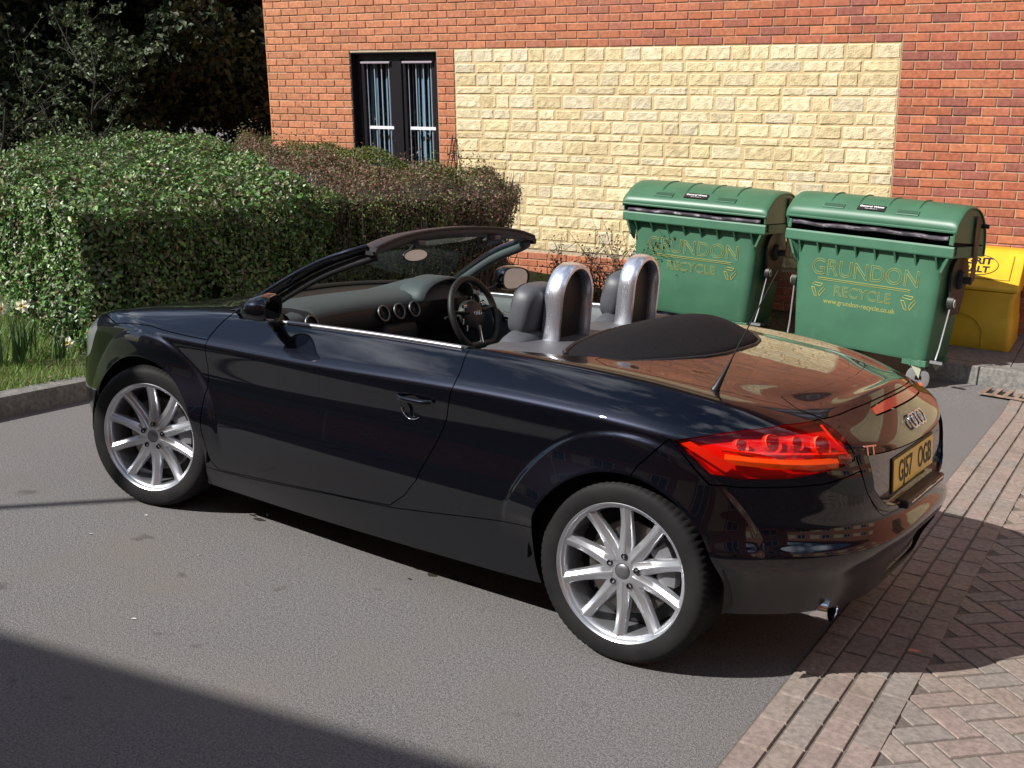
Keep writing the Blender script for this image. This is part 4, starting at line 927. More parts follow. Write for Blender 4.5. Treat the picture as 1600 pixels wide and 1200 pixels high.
hedge('yellow_green_hedge',[(5.6,-4.5),(6.9,-5.0),(7.9,-5.5),(9.2,-6.45),(9.6,-7.2),(8.8,-7.0),(7.6,-5.75),(7.0,-5.55),(6.2,-5.3),(5.7,-5.0)],lambda x,y:1.22+.066*max(0,-y-1),
  'small yellow green hedge under the left end of the brick wall',[(.10,.13,.02),(.07,.10,.02),(.14,.16,.03),(.05,.08,.02)],3600,.03,LEAFM,twig=60)
# ---- trees beyond the hedge ----
BARK=noisecol(mat('tree_bark',(.04,.034,.026),.9),(.012,.010,.008),(.028,.024,.018),12,5,bump=.8,bscale=30,bdist=.03,stretch=(1,1,.25))
def tree(loc,h,rad,label,pal,seed,n=15000,size=.13,m=LEAFM,low=.12,cat='tree',grp=None,name='tree'):
    r=np.random.default_rng(seed); root=empty(name,loc); tag(root,label,cat,grp)
    mb=MB(); tips=[]
    def limb(p,d,L,rd,lv):
        P_=[Vector(p)]; d=Vector(d)
        for k in range(5): d=(d+Vector(r.normal(0,.13,3))+Vector((0,0,.05))).normalized(); P_.append(P_[-1]+d*L/5)
        mb.tube(P_,[rd*(1-.14*k) for k in range(6)],7 if lv<2 else 4)
        if lv<2:
            for q in range(5 if lv==0 else 4):
                k=r.integers(2,6) if lv else r.integers(1,6); a=r.uniform(0,6.283); dd=(d*.55+Vector((math.cos(a),math.sin(a),r.uniform(-.1,.6)))).normalized(); limb(P_[min(k,5)],dd,L*r.uniform(.4,.62),rd*.45,lv+1)
        if lv: tips.extend([P_[-1],P_[3]])
    limb((0,0,-.2),(0,0,1),h*.8,h*.013+.006,0)
    for _ in range(10 if h>4 else 2):
        a=r.uniform(0,6.283); z=r.uniform(low,.7)*h; limb((0,0,z),(math.cos(a),math.sin(a),.35),rad*.8,.005*h,1)
    obj('trunk',mb,BARK,root,smooth=60)
    # clumps of leaves around branch tips and through the crown volume
    cl=[np.array(t) for t in tips]
    while len(cl)<120:
        a=r.uniform(0,6.283); q=r.random()**.5; z=r.uniform(low,1.0); prof=math.sin(math.pi*min(1,(z-low)/(1-low)*.85+.12))**.7
        cl.append(np.array([math.cos(a)*q*rad*prof,math.sin(a)*q*rad*prof,z*h]))
    cl=np.array(cl); k=r.integers(0,len(cl),n); cr_=r.uniform(.25,.62,len(cl))*rad/2.4; dirs=r.normal(0,1,(n,3)); dirs/=np.linalg.norm(dirs,axis=1,keepdims=True)
    P=cl[k]+dirs*(cr_[k]*r.random(n)**.45)[:,None]*np.array([1,1,.75]); 
    pal=np.array(pal); tc=r.uniform(.55,1.5,len(cl)); T=pal[r.integers(0,len(pal),n)]*tc[k][:,None]*r.uniform(.7,1.3,(n,1))
    V_,F_,T_=leaves(P,dirs+np.array([0,0,.5]),size,np.clip(T,0,1),asp=.55); foliage('crown',V_,F_,T_,m,root); return root
DG=[(.030,.052,.019),(.045,.068,.024),(.020,.040,.020),(.068,.082,.035),(.042,.046,.024)]; LG=[(.055,.075,.03),(.04,.055,.025),(.08,.09,.05)]
for i,(x,y,h,r_,lab,pal) in enumerate([
  (13.4,-6.6,8.0,2.1,'dark evergreen tree directly left of the brick building corner',DG),
  (14.5,-4.0,8.2,2.3,'tall dark tree at the top left edge of the photo',DG),
  (12.6,-8.6,7.0,1.9,'lighter green tree touching the left corner of the brick wall',LG+DG),
  (15.5,-6.8,9,2.8,'dark spreading tree in the middle of the wood behind the hedge',DG),
  (17.0,-10.5,9.5,2.9,'dark tree far behind the corner of the brick building',DG),
  (18.5,-4.5,10,3.0,'broad dark tree far back on the left',DG),
  (14.2,-10.2,8,2.1,'narrow dark tree half hidden by the brick corner',DG),
  (20.0,-8.0,10,3.2,'broad dark tree closing the view at the very back',DG)]):
    tree((x,y,hz(x,y)-.1),h*.66,r_,lab,pal,40+i,n=38000 if i<4 else 18000,size=.125 if i<4 else .18,low=.04,grp='dark trees beyond the hedge')
for i,(x,y,h_,r_,lab) in enumerate([(11.8,-2.6,2.3,1.3,'low dark bush under the trees at the far left, behind the thin pale shoots'),(12.4,-4.6,2.3,1.3,'low dark bush directly behind the pale leggy sapling'),(12.2,-6.4,2.4,1.2,'low dark bush nearest the left corner of the brick building'),(12.0,-1.2,2.2,1.3,'low dark bush outermost to the left, mostly out of the photo')]):
    tree((x,y,hz(x,y)-.15),h_,r_,lab,DG,90+i,n=7000,size=.11,low=.0,cat='bush',grp='low bushes under the trees',name='bush')
for i,(x,y,h,r_,lab) in enumerate([(10.9,-5.2,2.3,.5,'pale leggy sapling standing up behind the middle of the green hedge'),(10.3,-3.9,1.9,.16,'thin pale shoot behind the left part of the hedge'),(10.0,-3.1,2.1,.16,'thin pale shoot near the left edge of the photo'),(10.5,-4.5,1.8,.16,'short pale shoot between the sapling and the thin shoot')]):
    tree((x,y,hz(x,y)-.1),h,r_,lab,[(.085,.12,.05),(.06,.09,.04),(.10,.13,.07)],70+i,n=2200 if i==0 else 420,size=.06,low=.3,cat='sapling',name='sapling')
# a dense wood that closes the view
WD=rng.random
def backwood():
    n=42000; P=np.column_stack([rng.uniform(21,27,n),rng.uniform(-34,9,n),rng.uniform(-1.0,7.5,n)]); P[:,0]=29+1.3*np.sin(P[:,1]*.9)+np.cos(P[:,2]*1.3+P[:,1])+rng.normal(0,.6,n)
    T=pick(DG,n,.4); V_,F_,T_=leaves(P,np.tile([-1.,.3,.4],(n,1)),.42,T,asp=.6); o=foliage('distant_wood',V_,F_,T_,LEAFM); tag(o,'mass of dark trees behind everything on the left','wood',kind='stuff')
backwood()
# ---- grass and daffodils ----
def grass():
    n=26000; x=rng.uniform(4.38,6.6,n); y=rng.uniform(-.95,1.6,n); k=~((x>4.4)&(x<4.95)&(y<-.28))|(rng.random(n)<.35); x=x[k];y=y[k];n=len(x)
    z=np.array([hz(a,b) for a,b in zip(x,y)]); h=rng.uniform(.025,.075,n)*(1+.5*(x>5)); a=rng.uniform(0,6.283,n); w=.0028; lean=rng.normal(0,.4,(n,2))*h[:,None]
    b0=np.column_stack([x-np.cos(a)*w,y-np.sin(a)*w,z]); b1=np.column_stack([x+np.cos(a)*w,y+np.sin(a)*w,z]); t=np.column_stack([x+lean[:,0],y+lean[:,1],z+h])
    V_=np.stack([b0,b1,t],1).reshape(-1,3); F_=np.arange(n*3).reshape(-1,3); T_=np.repeat(pick([(.15,.27,.04),(.19,.33,.06),(.12,.22,.04),(.22,.29,.08),(.22,.20,.10)],n,.3),3,axis=0)
    o=foliage('grass',V_,F_,T_,LEAFM); tag(o,'short bright grass between the kerb and the hedge','grass',kind='stuff')
    n=900; P=np.column_stack([rng.uniform(4.4,5.2,n),rng.uniform(-.95,1.2,n),np.zeros(n)]); P[:,2]=[hz(a,b)+.01 for a,b in P[:,:2]]; P=P[(P[:,1]<.0)|(rng.random(n)<.3)]
    V_,F_,T_=leaves(P,np.tile([0,0,1.],(len(P),1)),.03,pick([(.20,.12,.06),(.12,.07,.04),(.30,.20,.12),(.06,.10,.03),(.08,.14,.04)],len(P),.3),twist=.5); o=foliage('leaf_litter',V_,F_,T_,LEAFM); tag(o,'dead leaves and weeds scattered beside the kerb','litter',kind='stuff')
grass()
PETAL=mat('petal',(.80,.82,.62),.6); TRUMP=mat('daffodil_trumpet',(.80,.62,.12),.6); DLEAF=noisecol(mat('daffodil_leaf',(.05,.11,.035),.45),(.035,.085,.03),(.075,.14,.045),25)
def daffodil(x,y,h,nl,heads,label,sd):
    r=np.random.default_rng(sd); z=hz(x,y); root=empty('daffodil',(x,y,z)); tag(root,label,'flower','daffodils on the grass by the hedge')
    mb=MB()
    for _ in range(nl):
        a=r.uniform(0,6.283); L=h*r.uniform(.7,1.05); bx,by=r.normal(0,.035,2); lean=r.uniform(.05,.45); G=[]
        for t in np.linspace(0,1,6):
            c=Vector((bx+math.cos(a)*lean*L*t*t,by+math.sin(a)*lean*L*t*t,L*t*(1-.25*lean*t))); s=Vector((-math.sin(a),math.cos(a),0))*.006*(1-t**3); G.append([c-s,c+s*.0+Vector((0,0,-.001)),c+s])
        mb.grid(np.array(G))
    obj('leaves',mb,DLEAF,root,smooth=60)
    for (dx,dy,hh,ang) in heads:
        mb=MB(); mb.tube([(dx*.3,dy*.3,0),(dx*.7,dy*.7,hh*.6),(dx,dy,hh)],[.0035,.003,.0025],6); obj('stem',mb,DLEAF,root,smooth=60)
        c=Vector((dx,dy,hh)); f=Vector((math.cos(ang),math.sin(ang),.15)).normalized(); u=f.orthogonal().normalized(); v=f.cross(u); mb=MB()
        for k in range(6):
            t=k*math.pi/3; d=u*math.cos(t)+v*math.sin(t); s=f.cross(d); mb.add([c,c+d*.024+s*.019+f*.003,c+d*.046-f*.004,c+d*.024-s*.019+f*.003],[(0,1,2,3)])
        pt=obj('petals',mb,PETAL,root,recalc=False); mb=MB(); mb.grid(np.array([[c+f*hq+u*math.cos(t)*rq+v*math.sin(t)*rq for t in np.linspace(0,6.283,14,endpoint=False)] for rq,hq in ((.007,0),(.008,.012),(.013,.02))]),closev=True); obj('trumpet',mb,TRUMP,pt,smooth=60,recalc=False)
daffodil(5.02,.02,.36,34,[(.02,.06,.33,2.2),(-.06,-.05,.38,2.6),(.10,.02,.40,1.9)],'largest daffodil clump, at the left edge with three white heads',1)
daffodil(5.12,-.28,.34,26,[(-.05,.03,.36,2.4),(.02,-.03,.34,2.0)],'daffodil clump just right of the largest one, two pale heads',2)
daffodil(4.86,-.38,.26,12,[(.0,-.06,.12,2.3)],'low drooping daffodil nearest the car bumper',3)
daffodil(5.35,.15,.34,22,[(.0,.0,.36,2.0)],'daffodil clump furthest back in the grass',4)
daffodil(4.95,-.12,.30,26,[],'leafy daffodil clump without flowers in front of the hedge',5)
# ================= BRICK BUILDING ====================
RW=Vector((-.99577766,-.08462178,.03558096)); UW=Vector((.02729124,.09717642,.99489292)); YW=UW.cross(RW)
camP=Vector((-1.73388837,4.3178857,1.80678374))
def ray(px,py): return CF+CR*((px-800)/1830.0)-CU*((py-600)/1830.0)
P0=camP+ray(1500,250)*10.1; d=ray(1410,66); OW=camP+d*((P0-camP).dot(YW)/d.dot(YW))
MW=frame(RW,YW,UW,OW)
bld=empty('brick_building',(0,0,0)); bld.matrix_world=MW; tag(bld,'red brick building with a pale rough stone panel and a dark framed window','building')
BR=noisecol(mat('red_brick',(.4,.2,.1),.85),(.80,.78,.76),(1.14,1.13,1.12),28,5,bump=.5,bscale=110,bdist=.004,extra=[((.62,.52,.5),7,.58,.72,.35)]); attrcol(BR)
MORT=noisecol(mat('mortar',(.3,.24,.17),.95),(.40,.31,.21),(.52,.42,.30),40,4,bump=.6,bscale=150,bdist=.005)
STONE=noisecol(mat('rough_stone',(.6,.5,.3),.9),(.82,.80,.76),(1.10,1.10,1.12),14,6,bump=.7,bscale=70,bdist=.012,extra=[((.66,.62,.56),5,.56,.7,.4)]); attrcol(STONE)
PAN=[(-4.53,0,-2.04,0.0),(-4.53,0,1.55,3.6),(2.4,6.5,1.55,3.6),(2.4,6.5,-2.04,0),(-4.53,0,5.0,6.4)]; WIN=[(-5.87,-4.75,-1.80,-.02),(-5.87,-4.75,1.75,3.5),(.55,1.75,1.75,3.5),(7.2,8.4,-1.8,-.02)]
A0,A1,B0,B1=-7.05,13.5,-3.3,6.9
def bricks():
    V=[];F=[];T=[]; ch=.0767; bl=.2300
    pal=[(.42,.132,.064),(.44,.146,.072),(.39,.118,.062),(.45,.160,.078),(.38,.122,.068),(.31,.104,.074),(.42,.140,.076)]
    def put(a0,a1,b0,b1,y0=0,side=False):
        g=.0048; t=np.array(pal[rng.integers(0,len(pal)) if rng.random()<.93 else 5])*rng.uniform(.86,1.14)
        aa=(a0+a1)/2; f=np.clip((-1.0-aa)/6,0,1) if not side else .9
        t=t*(1-f)+np.array([.50,.205,.100])*rng.uniform(.82,1.14)*f      # the left end is built of paler orange bricks
        if (a1-a0)<.03: return
        j=rng.uniform(-.0016,.0016); h=.0055+rng.uniform(-.0015,.002); o=len(V); jr=lambda s:rng.uniform(-s,s)
        x0,x1,z0,z1=a0+g+jr(.0012),a1-g+jr(.0012),b0+g+j,b1-g+j; r=.0045
        for (xa,xb,za,zb,y) in ((x0,x1,z0,z1,.004),(x0,x1,z0,z1,-h*.45),(x0+r,x1-r,z0+r,z1-r,-h)):
            for (x,z) in ((xa,za),(xb,za),(xb,zb),(xa,zb)):
                V.append((x,y,z) if not side else (A0+.0+y+0*x,x,z)); T.append(tuple(t))
        F.append((o+8,o+9,o+10,o+11))
        for q in (0,4):
            for k in range(4): F.append((o+q+k,o+q+(k+1)%4,o+q+4+(k+1)%4,o+q+4+k))
    holes=PAN+WIN
    k=0; nb=int((B1-B0)/ch)
    k0=int(math.floor(B0/ch))
    for k in range(k0,k0+nb+1):
        b0=k*ch;b1=b0+ch; bm=(b0+b1)/2
        iv=[(A0,A1)]
        for (h0,h1,c0,c1) in holes:
            if c0<bm<c1:
                n=[]
                for (s,e) in iv:
                    if h1<=s or h0>=e: n.append((s,e)); continue
                    if s<h0: n.append((s,h0))
                    if e>h1: n.append((h1,e))
                iv=n
        for (s,e) in iv:
            if e-s<.3:   # pier between window and panel
                m_=s+(e-s)*.5
                if k%2: put(s,e,b0,b1)
                else: put(s,m_,b0,b1); put(m_,e,b0,b1)
                continue
            a=s; off=(k%2)*bl/2; j=math.floor((s-off)/bl)*bl+off
            while j<e:
                x0,x1=max(j,s),min(j+bl,e)
                if x1-x0>.035: put(x0,x1,b0,b1)
                j+=bl
        if k%1==0 and bm<3.5:
            j=-(k%2)*bl/2
            while j<9:
                put(max(j,.0),min(j+bl,9),b0,b1,side=True); j+=bl
    o=tonemesh('brick_courses',V,F,T,BR,parent=wall)
mb=MB()
def wallbox(a0,a1,b0,b1,y0=0.003,y1=.30): mb.box(((a0+a1)/2,(y0+y1)/2,(b0+b1)/2),(a1-a0,y1-y0,b1-b0))
cols=sorted({A0,A1}|{w_[0] for w_ in WIN}|{w_[1] for w_ in WIN})
for a0,a1 in zip(cols[:-1],cols[1:]):
    hs=sorted([(w_[2],w_[3]) for w_ in WIN if w_[0]<=a0+.001 and w_[1]>=a1-.001]); b=B0
    for (c0,c1) in hs: wallbox(a0,a1,b,c0); b=c1
    wallbox(a0,a1,b,B1)
mb.box((A0+.153,4.65,(B0+B1)/2),(.30,8.7,B1-B0)); mb.box((A1-.153,4.65,(B0+B1)/2),(.30,8.7,B1-B0)); mb.box(((A0+A1)/2,8.9,(B0+B1)/2),(A1-A0,.3,B1-B0))
wall=obj('wall',mb,MORT,bld)
bricks()
mb=MB(); mb.box(((A0+A1)/2,4.2,B1+.08),(A1-A0+.9,9.9,.16)); mb.prism([(A0-.45,-.72,B1+.165),(A0-.45,9.1,B1+.165),(A0-.45,4.2,B1+2.6)],(A1-A0+.9,0,0)); obj('roof',mb,noisecol(mat('roof_tile',(.12,.07,.05),.85),(.09,.05,.04),(.16,.09,.07),20),bld)
def stones(pa):
    a0,a1,b0,b1=pa; V=[];F=[];T=[]; rows=[.15,.11,.137,.078,.156,.11,.137,.072,.15,.078,.105,.14,.15,.08,.10,.13,.15,.10]; tot=0;R_=[]
    for r in rows:
        if tot>=b1-b0: break
        R_.append(r); tot+=r
    R_=[r*(b1-b0)/tot for r in R_]; b=b1
    pal=[(.70,.57,.325),(.75,.62,.38),(.67,.54,.31),(.76,.65,.42),(.69,.575,.365),(.66,.57,.39)]
    for ri,h in enumerate(R_):
        a=a0; lim=(.16,.27) if ri==0 else ((.14,.38))
        while a<a1-.001:
            l=rng.uniform(*lim)*(1.25 if h<.09 else 1)
            if a1-a-l<.12: l=a1-a
            g=.0026; nx,nz=13,8; t=np.array(pal[rng.integers(0,len(pal))])*rng.uniform(.88,1.06); o=len(V); th=rng.uniform(.0065,.0095); tl=rng.uniform(-.02,.02,2); ph=rng.uniform(0,6.28,6)
            for i in range(nx+1):
                for j in range(nz+1):
                    u,v=i/nx,j/nz; x=a+g+(l-2*g)*u; z=b-h+g+(h-2*g)*v
                    e=min(u,1-u)*l/.009; e2=min(v,1-v)*h/.009; m_=min(1,e,e2); 
                    rg=.24*(.0045*math.sin(7*u*l*9+ph[0]+2*math.sin(v*5+ph[1]))+.004*math.sin(v*h*60+ph[2]+3*math.sin(u*6+ph[3]))+rng.uniform(-.0035,.0035))
                    y=-(th*(.45+.55*m_**.6)+rg*m_+tl[0]*(u-.5)*l+tl[1]*(v-.5)*h) if m_>0 else .004
                    jx=rng.uniform(-.0015,.0015) if 0<i<nx else 0
                    V.append((x+jx,y,z)); T.append(tuple(t))
            for i in range(nx):
                for j in range(nz): q=o+i*(nz+1)+j; F.append((q,q+nz+1,q+nz+2,q+1))
            a+=l
        b-=h
    return V,F,T
MORT2=noisecol(mat('sandy_mortar',(.55,.40,.22),.95),(.52,.39,.20),(.62,.48,.27),30,4,bump=.6,bscale=120,bdist=.006)
for i,pa in enumerate(PAN):
    Vs,Fs,Ts=stones(pa); mb=MB(); mb.box(((pa[0]+pa[1])/2,.0035,(pa[2]+pa[3])/2),(pa[1]-pa[0]-.01,.010,pa[3]-pa[2]-.006)); pn_=obj('stone_panel',mb,MORT2,bld); tonemesh('stone_courses',Vs,Fs,Ts,STONE,parent=pn_)
# windows
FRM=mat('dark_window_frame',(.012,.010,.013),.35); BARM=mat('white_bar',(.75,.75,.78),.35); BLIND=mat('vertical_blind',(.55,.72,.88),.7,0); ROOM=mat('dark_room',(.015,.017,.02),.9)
PANE=glassmat('window_glass',(.72,.78,.80)); SILV=mat('window_bar_silver',(.30,.31,.35),.45,.1)
def window(w_,full):
    a0,a1,b0,b1=w_; mb=MB(); D=.075; am=(a0+a1)/2; t=.075
    def bx(x0,x1,z0,z1,y0,y1): mb.box(((x0+x1)/2,(y0+y1)/2,(z0+z1)/2),(x1-x0,y1-y0,z1-z0))
    bx(a0,a0+t,b0,b1,D,D+.07); bx(a1-t,a1,b0,b1,D,D+.07); bx(a0+t,a1-t,b1-t,b1,D,D+.07); bx(a0+t,a1-t,b0,b0+t,D,D+.07); bx(am-.06,am+.06,b0+t,b1-t,D-.004,D+.07)
    fr=obj('window_frame',mb,FRM,bld,bevel=.004)
    for (x0,x1) in ((a0+t,am-.06),(am+.06,a1-t)):
        mb=MB(); s=.045
        for q in ((x0,x0+s,b0+t,b1-t),(x1-s,x1,b0+t,b1-t),(x0+s,x1-s,b1-t-s,b1-t),(x0+s,x1-s,b0+t,b0+t+s)): mb.box(((q[0]+q[1])/2,D+.038,(q[2]+q[3])/2),(q[1]-q[0],.05,q[3]-q[2]))
        sh=obj('casement',mb,FRM,fr,bevel=.004)
        mb=MB(); mb.box(((x0+x1)/2,D+.045,(b0+b1)/2),(x1-x0-2*s,.006,b1-b0-2*t-2*s)); obj('pane',mb,PANE,fr)
        mb=MB(); mb.box(((x0+x1)/2,D-.012,b1-t-.035),(x1-x0-.04,.022,.022)); obj('trickle_vent',mb,mat('vent_mauve',(.30,.25,.29),.5) if 'vent_mauve' not in bpy.data.materials else bpy.data.materials['vent_mauve'],fr,bevel=.004)
        if full:
            for k in range(4):
                x=x0+s+.03+(x1-x0-2*s-.05)*k/3.0; mb=MB(); mb.box((x,D+.030,(b0+b1)/2),(.010 if k else .006,.010,b1-b0-2*t-2*s)); obj('security_bar',mb,SILV,fr)
            mb=MB(); mb.box(((x0+x1)/2+.035,D+.018,b0+(b1-b0)*.548),(x1-x0-.10,.014,.032)); obj('restrictor_bar',mb,BARM,fr)
            for k in range(6):
                x=x0+s+.03+rng.uniform(-.01,.01)+.062*k; mb=MB(); mb.box((x,D+.11,(b0+b1)/2),(.05,.003,(b1-b0)*.9),Matrix.Rotation(rng.uniform(-.9,-.2),3,'Z')@Matrix.Rotation(rng.uniform(-.02,.02),3,'Y')); obj('blind_slat',mb,BLIND,fr)
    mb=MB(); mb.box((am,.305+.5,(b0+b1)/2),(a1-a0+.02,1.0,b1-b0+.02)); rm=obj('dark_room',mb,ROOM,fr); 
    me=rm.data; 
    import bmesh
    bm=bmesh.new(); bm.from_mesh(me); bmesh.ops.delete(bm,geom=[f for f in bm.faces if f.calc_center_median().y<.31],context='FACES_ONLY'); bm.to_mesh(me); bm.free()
    mb=MB()
    for q in ((a0-.0,a0+.012),(a1-.012,a1+.0)): mb.box(((q[0]+q[1])/2,.04,(b0+b1)/2),(.012,.072,b1-b0-.001))
    mb.box((am,.04,b1-.006),(a1-a0-.026,.072,.012)); mb.box((am,.03,b0+.02),(a1-a0-.026,.10,.04)); obj('reveal',mb,FRM,fr)
for i,w_ in enumerate(WIN): window(w_,i<3)
# ================= other buildings, out of frame but seen in reflections and shadow ================
BTEX=mat('brick_far',(.4,.2,.1),.9); n,l,b=nodes(BTEX); tc=n.new('ShaderNodeTexCoord'); mp=n.new('ShaderNodeMapping'); mp.inputs['Rotation'].default_value=(math.pi/2,0,0); bt=n.new('ShaderNodeTexBrick'); bt.inputs['Scale'].default_value=1; bt.inputs['Brick Width'].default_value=.225; bt.inputs['Row Height'].default_value=.075; bt.inputs['Mortar Size'].default_value=.008
bt.inputs['Color1'].default_value=(.42,.13,.06,1); bt.inputs['Color2'].default_value=(.34,.105,.06,1); bt.inputs['Mortar'].default_value=(.36,.28,.2,1); l.new(tc.outputs['Object'],mp.inputs[0]); l.new(mp.outputs[0],bt.inputs[0]); l.new(bt.outputs[0],b.inputs['Base Color'])
CREAM=noisecol(mat('cream_render',(.6,.5,.32),.9),(.62,.5,.3),(.72,.6,.38),6); DGL=mat('dark_glazing',(.03,.04,.05),.05,0); WFR=mat('white_frame',(.7,.7,.72),.4)
def farblock(x0,y0,ang,length,height,depth,label,wins):
    M=Matrix.Translation((x0,y0,-.3))@Matrix.Rotation(ang,4,'Z'); r=empty('brick_building',(0,0,0)); r.matrix_world=M; tag(r,label,'building')
    mb=MB(); mb.box((length/2,depth/2,height/2),(length,depth,height)); wl=obj('wall',mb,BTEX,r)
    mb=MB(); mb.prism([(-.4,-.5,height+.003),(-.4,depth+.5,height+.003),(-.4,depth/2,height+.6)],(length+.8,0,0)); obj('roof',mb,bpy.data.materials['roof_tile'],r)
    k=0; x=1.2
    while x<length-2.5:
        for z in wins:
            mb=MB(); mb.box((x+.8,-.02,z+.75),(1.5,.06,1.5)); f=obj('window_frame',mb,WFR,r); mb=MB(); mb.box((x+.45,-.055,z+.75),(.62,.02,1.35)); mb.box((x+1.15,-.055,z+.75),(.62,.02,1.35)); obj('pane',mb,DGL,f)
            mb=MB(); mb.box((x+2.6,-.02,z+.75),(1.7,.05,1.5)); obj('render_panel',mb,CREAM,r)
        x+=4.1
    return r
ang=math.atan2(.33,1.72)
farblock(-8.89,6.01,ang,30,6.3,9,'long brick office building behind the photographer, throwing the big shadow',[1.0,4.0])
farblock(-13.5,-20.0,math.pi/2,34,7.5,8,'brick building across the yard, mirrored in the rear bumper',[.9,3.9])
# ================= BINS =====================
def zvec(a): return Vector((math.cos(a),math.sin(a),0))
GP=noisecol(mat('green_plastic',(.03,.14,.07),.52),(.036,.118,.066),(.046,.142,.080),3,5,bump=.15,bscale=40,bdist=.004,extra=[((.07,.17,.11),9,.60,.74,.35)])
GPD=noisecol(mat('green_plastic_lid',(.03,.14,.07),.42),(.034,.110,.061),(.042,.132,.073),3,5,extra=[((.08,.17,.12),14,.62,.76,.3)])
GOLD=mat('gold_print',(.27,.28,.075),.5); GALV=mat('galvanised_steel',(.55,.56,.58),.35,.9); BLACKM=noisecol(mat('black_bracket',(.012,.012,.012),.5),(.008,.009,.008),(.02,.02,.018),20); BAG=noisecol(mat('bin_liner',(.10,.08,.10),.4),(.05,.042,.052),(.11,.095,.115),6,bump=.8,bscale=12,bdist=.03); GTYRE=mat('castor_rubber',(.16,.155,.15),.6); CREAMP=mat('cream_fork',(.38,.40,.30),.5); LABW=mat('label_white',(.8,.8,.8),.5); LABB=mat('label_black',(.012,.012,.014),.35)
def rrect(x0,x1,y0,y1,r,n=5):
    P=[]
    for cx,cy,a in ((x1-r,y0+r,-90),(x1-r,y1-r,0),(x0+r,y1-r,90),(x0+r,y0+r,180)):
        for k in range(n+1): t=math.radians(a+90*k/n); P.append((cx+r*math.cos(t),cy+r*math.sin(t)))
    return P
def bin_(org,yaw,sc,label,gapopen,rec,ys,wname='waste_bin'):
    M=Matrix.Translation(org)@Matrix.Rotation(yaw,4,'Z')@Matrix.Diagonal((sc,sc*ys,sc,1)); r=empty(wname,(0,0,0)); r.matrix_world=M; tag(r,label,'waste bin','green wheeled bins by the wall')
    # body shell
    mb=MB(); G=[]
    for z,x0,x1,y0,y1,rd in ((.24,-.575,.575,.07,.86,.07),(.27,-.60,.60,.045,.885,.09),(.6,-.62,.62,.02,.92,.09),(1.06,-.645,.645,0,.96,.08),(1.10,-.65,.65,-.005,.965,.08)):
        G.append([(x,y,z) for x,y in rrect(x0,x1,y0,y1,rd)])
    mb.grid(np.array(G),closev=True); mb.add(G[0],[tuple(range(len(G[0])))]); bo=obj('body',mb,GP,r,smooth=40)
    mb=MB()
    prof=[(.0,1.075),(-.085,1.075),(-.095,1.085),(-.095,1.150),(-.085,1.165),(-.06,1.165),(-.055,1.10),(.0,1.10)]
    mb.prism([(-.735,y,z) for y,z in prof],(1.47,0,0)); mb.prism([(-.735,.96-y,z) for y,z in prof],(1.47,0,0))
    for s in(1,-1): mb.box((s*.70,.48,1.12),(.07,.94,.085))
    ri=obj('rim',mb,GP,r,bevel=.006)
    for k in range(8):
        x=-.60+k*.171; mb=MB(); mb.prism([(x-.007,-.088,1.074),(x-.007,.012,1.074),(x-.007,.022,.965)],(.014,0,0)); obj('rim_fin',mb,GP,ri)
    for s in(1,-1):
        mb=MB(); mb.prism([(s*.70,-.08,1.073),(s*.655,-.07,.96),(s*.645,.02,.90),(s*.645,.04,1.073)],(-.02*s,.0,0)); obj('corner_gusset',mb,GP,ri)
    # lid
    lp=[(-.105,1.225),(-.112,1.262),(-.098,1.288),(-.04,1.328),(.04,1.372),(.13,1.412),(.22,1.436),(.36,1.450),(.52,1.452),(.68,1.435),(.82,1.385),(.93,1.31),(1.0,1.20),(1.02,1.10)]
    if gapopen: lp=[(y,z+.040*max(0,1-(y+.1)/1.0)) for y,z in lp]
    L=crv([(0,a,b) for a,b in lp],44); mb=MB(); G=[]
    X=np.concatenate([[-.74,-.733,-.715],np.linspace(-.68,.68,23),[.715,.733,.74]])
    for p in L:
        row=[]
        for x in X:
            e=max(0,(abs(x)-.70)/.04); dz=-.020*e*e+.006*(1-(x/.74)**2); q=(p[1]-.45)*(1-.004*e); row.append((x,.45+q,p[2]+dz))
        G.append(row)
    mb.grid(np.array(G)); ld=obj('lid',mb,GPD,r,smooth=60,solid=.010)
    for s in(1,-1):   # drum ends of the lid
        mb=MB(); P=[(s*.728,float(p[1])*1.0,float(p[2])-.012) for p in L]; P+=[(s*.728,.95,1.17),(s*.728,-.09,1.17+(.03 if gapopen else 0))]; mb.prism(P,(-.012*s,0,0)); obj('lid_end',mb,GPD,ld)
    mb=MB(); 
    for k in range(2): mb.box((0,-.108-.004*k,lp[0][1]+.010+.0*k),(1.47,.02,.020))
    obj('lid_lip',mb,GPD,ld,bevel=.006)
    for k in range(4):
        x=-.38+k*.253; P=[(x,float(p[1]),float(p[2])+.010) for p in L if .02<p[1]<.50]; mb=MB(); mb.tube(P,[.003]+[.010]*(len(P)-2)+[.004],6,sx=.8); obj('lid_rib',mb,GPD,ld,smooth=50)
    iy=[p for p in L if -.07<p[1]<.10]; pa=Vector(iy[0]);pb=Vector(iy[-1]); sl=(pb-pa).normalized(); nrm=Vector((1,0,0)).cross(sl).normalized(); mid=Vector([p for p in L if p[1]>-.035][0])
    for x in(-.33,.31):
        mb=MB(); c=mid+Vector((x,0,0))+nrm*.013-sl*.010; mb.box((0,0,0),(.19,.075,.012)); mb.xform(frame(Vector((1,0,0)),sl,nrm,c)); h=obj('lid_grip',mb,GPD,ld,bevel=.004); mb=MB(); mb.box((0,0,.003),(.165,.05,.011)); mb.xform(frame(Vector((1,0,0)),sl,nrm,c)); obj('grip_pocket',mb,mat('grip_shadow',(.012,.06,.03),.6) if 'grip_shadow' not in bpy.data.materials else bpy.data.materials['grip_shadow'],h)
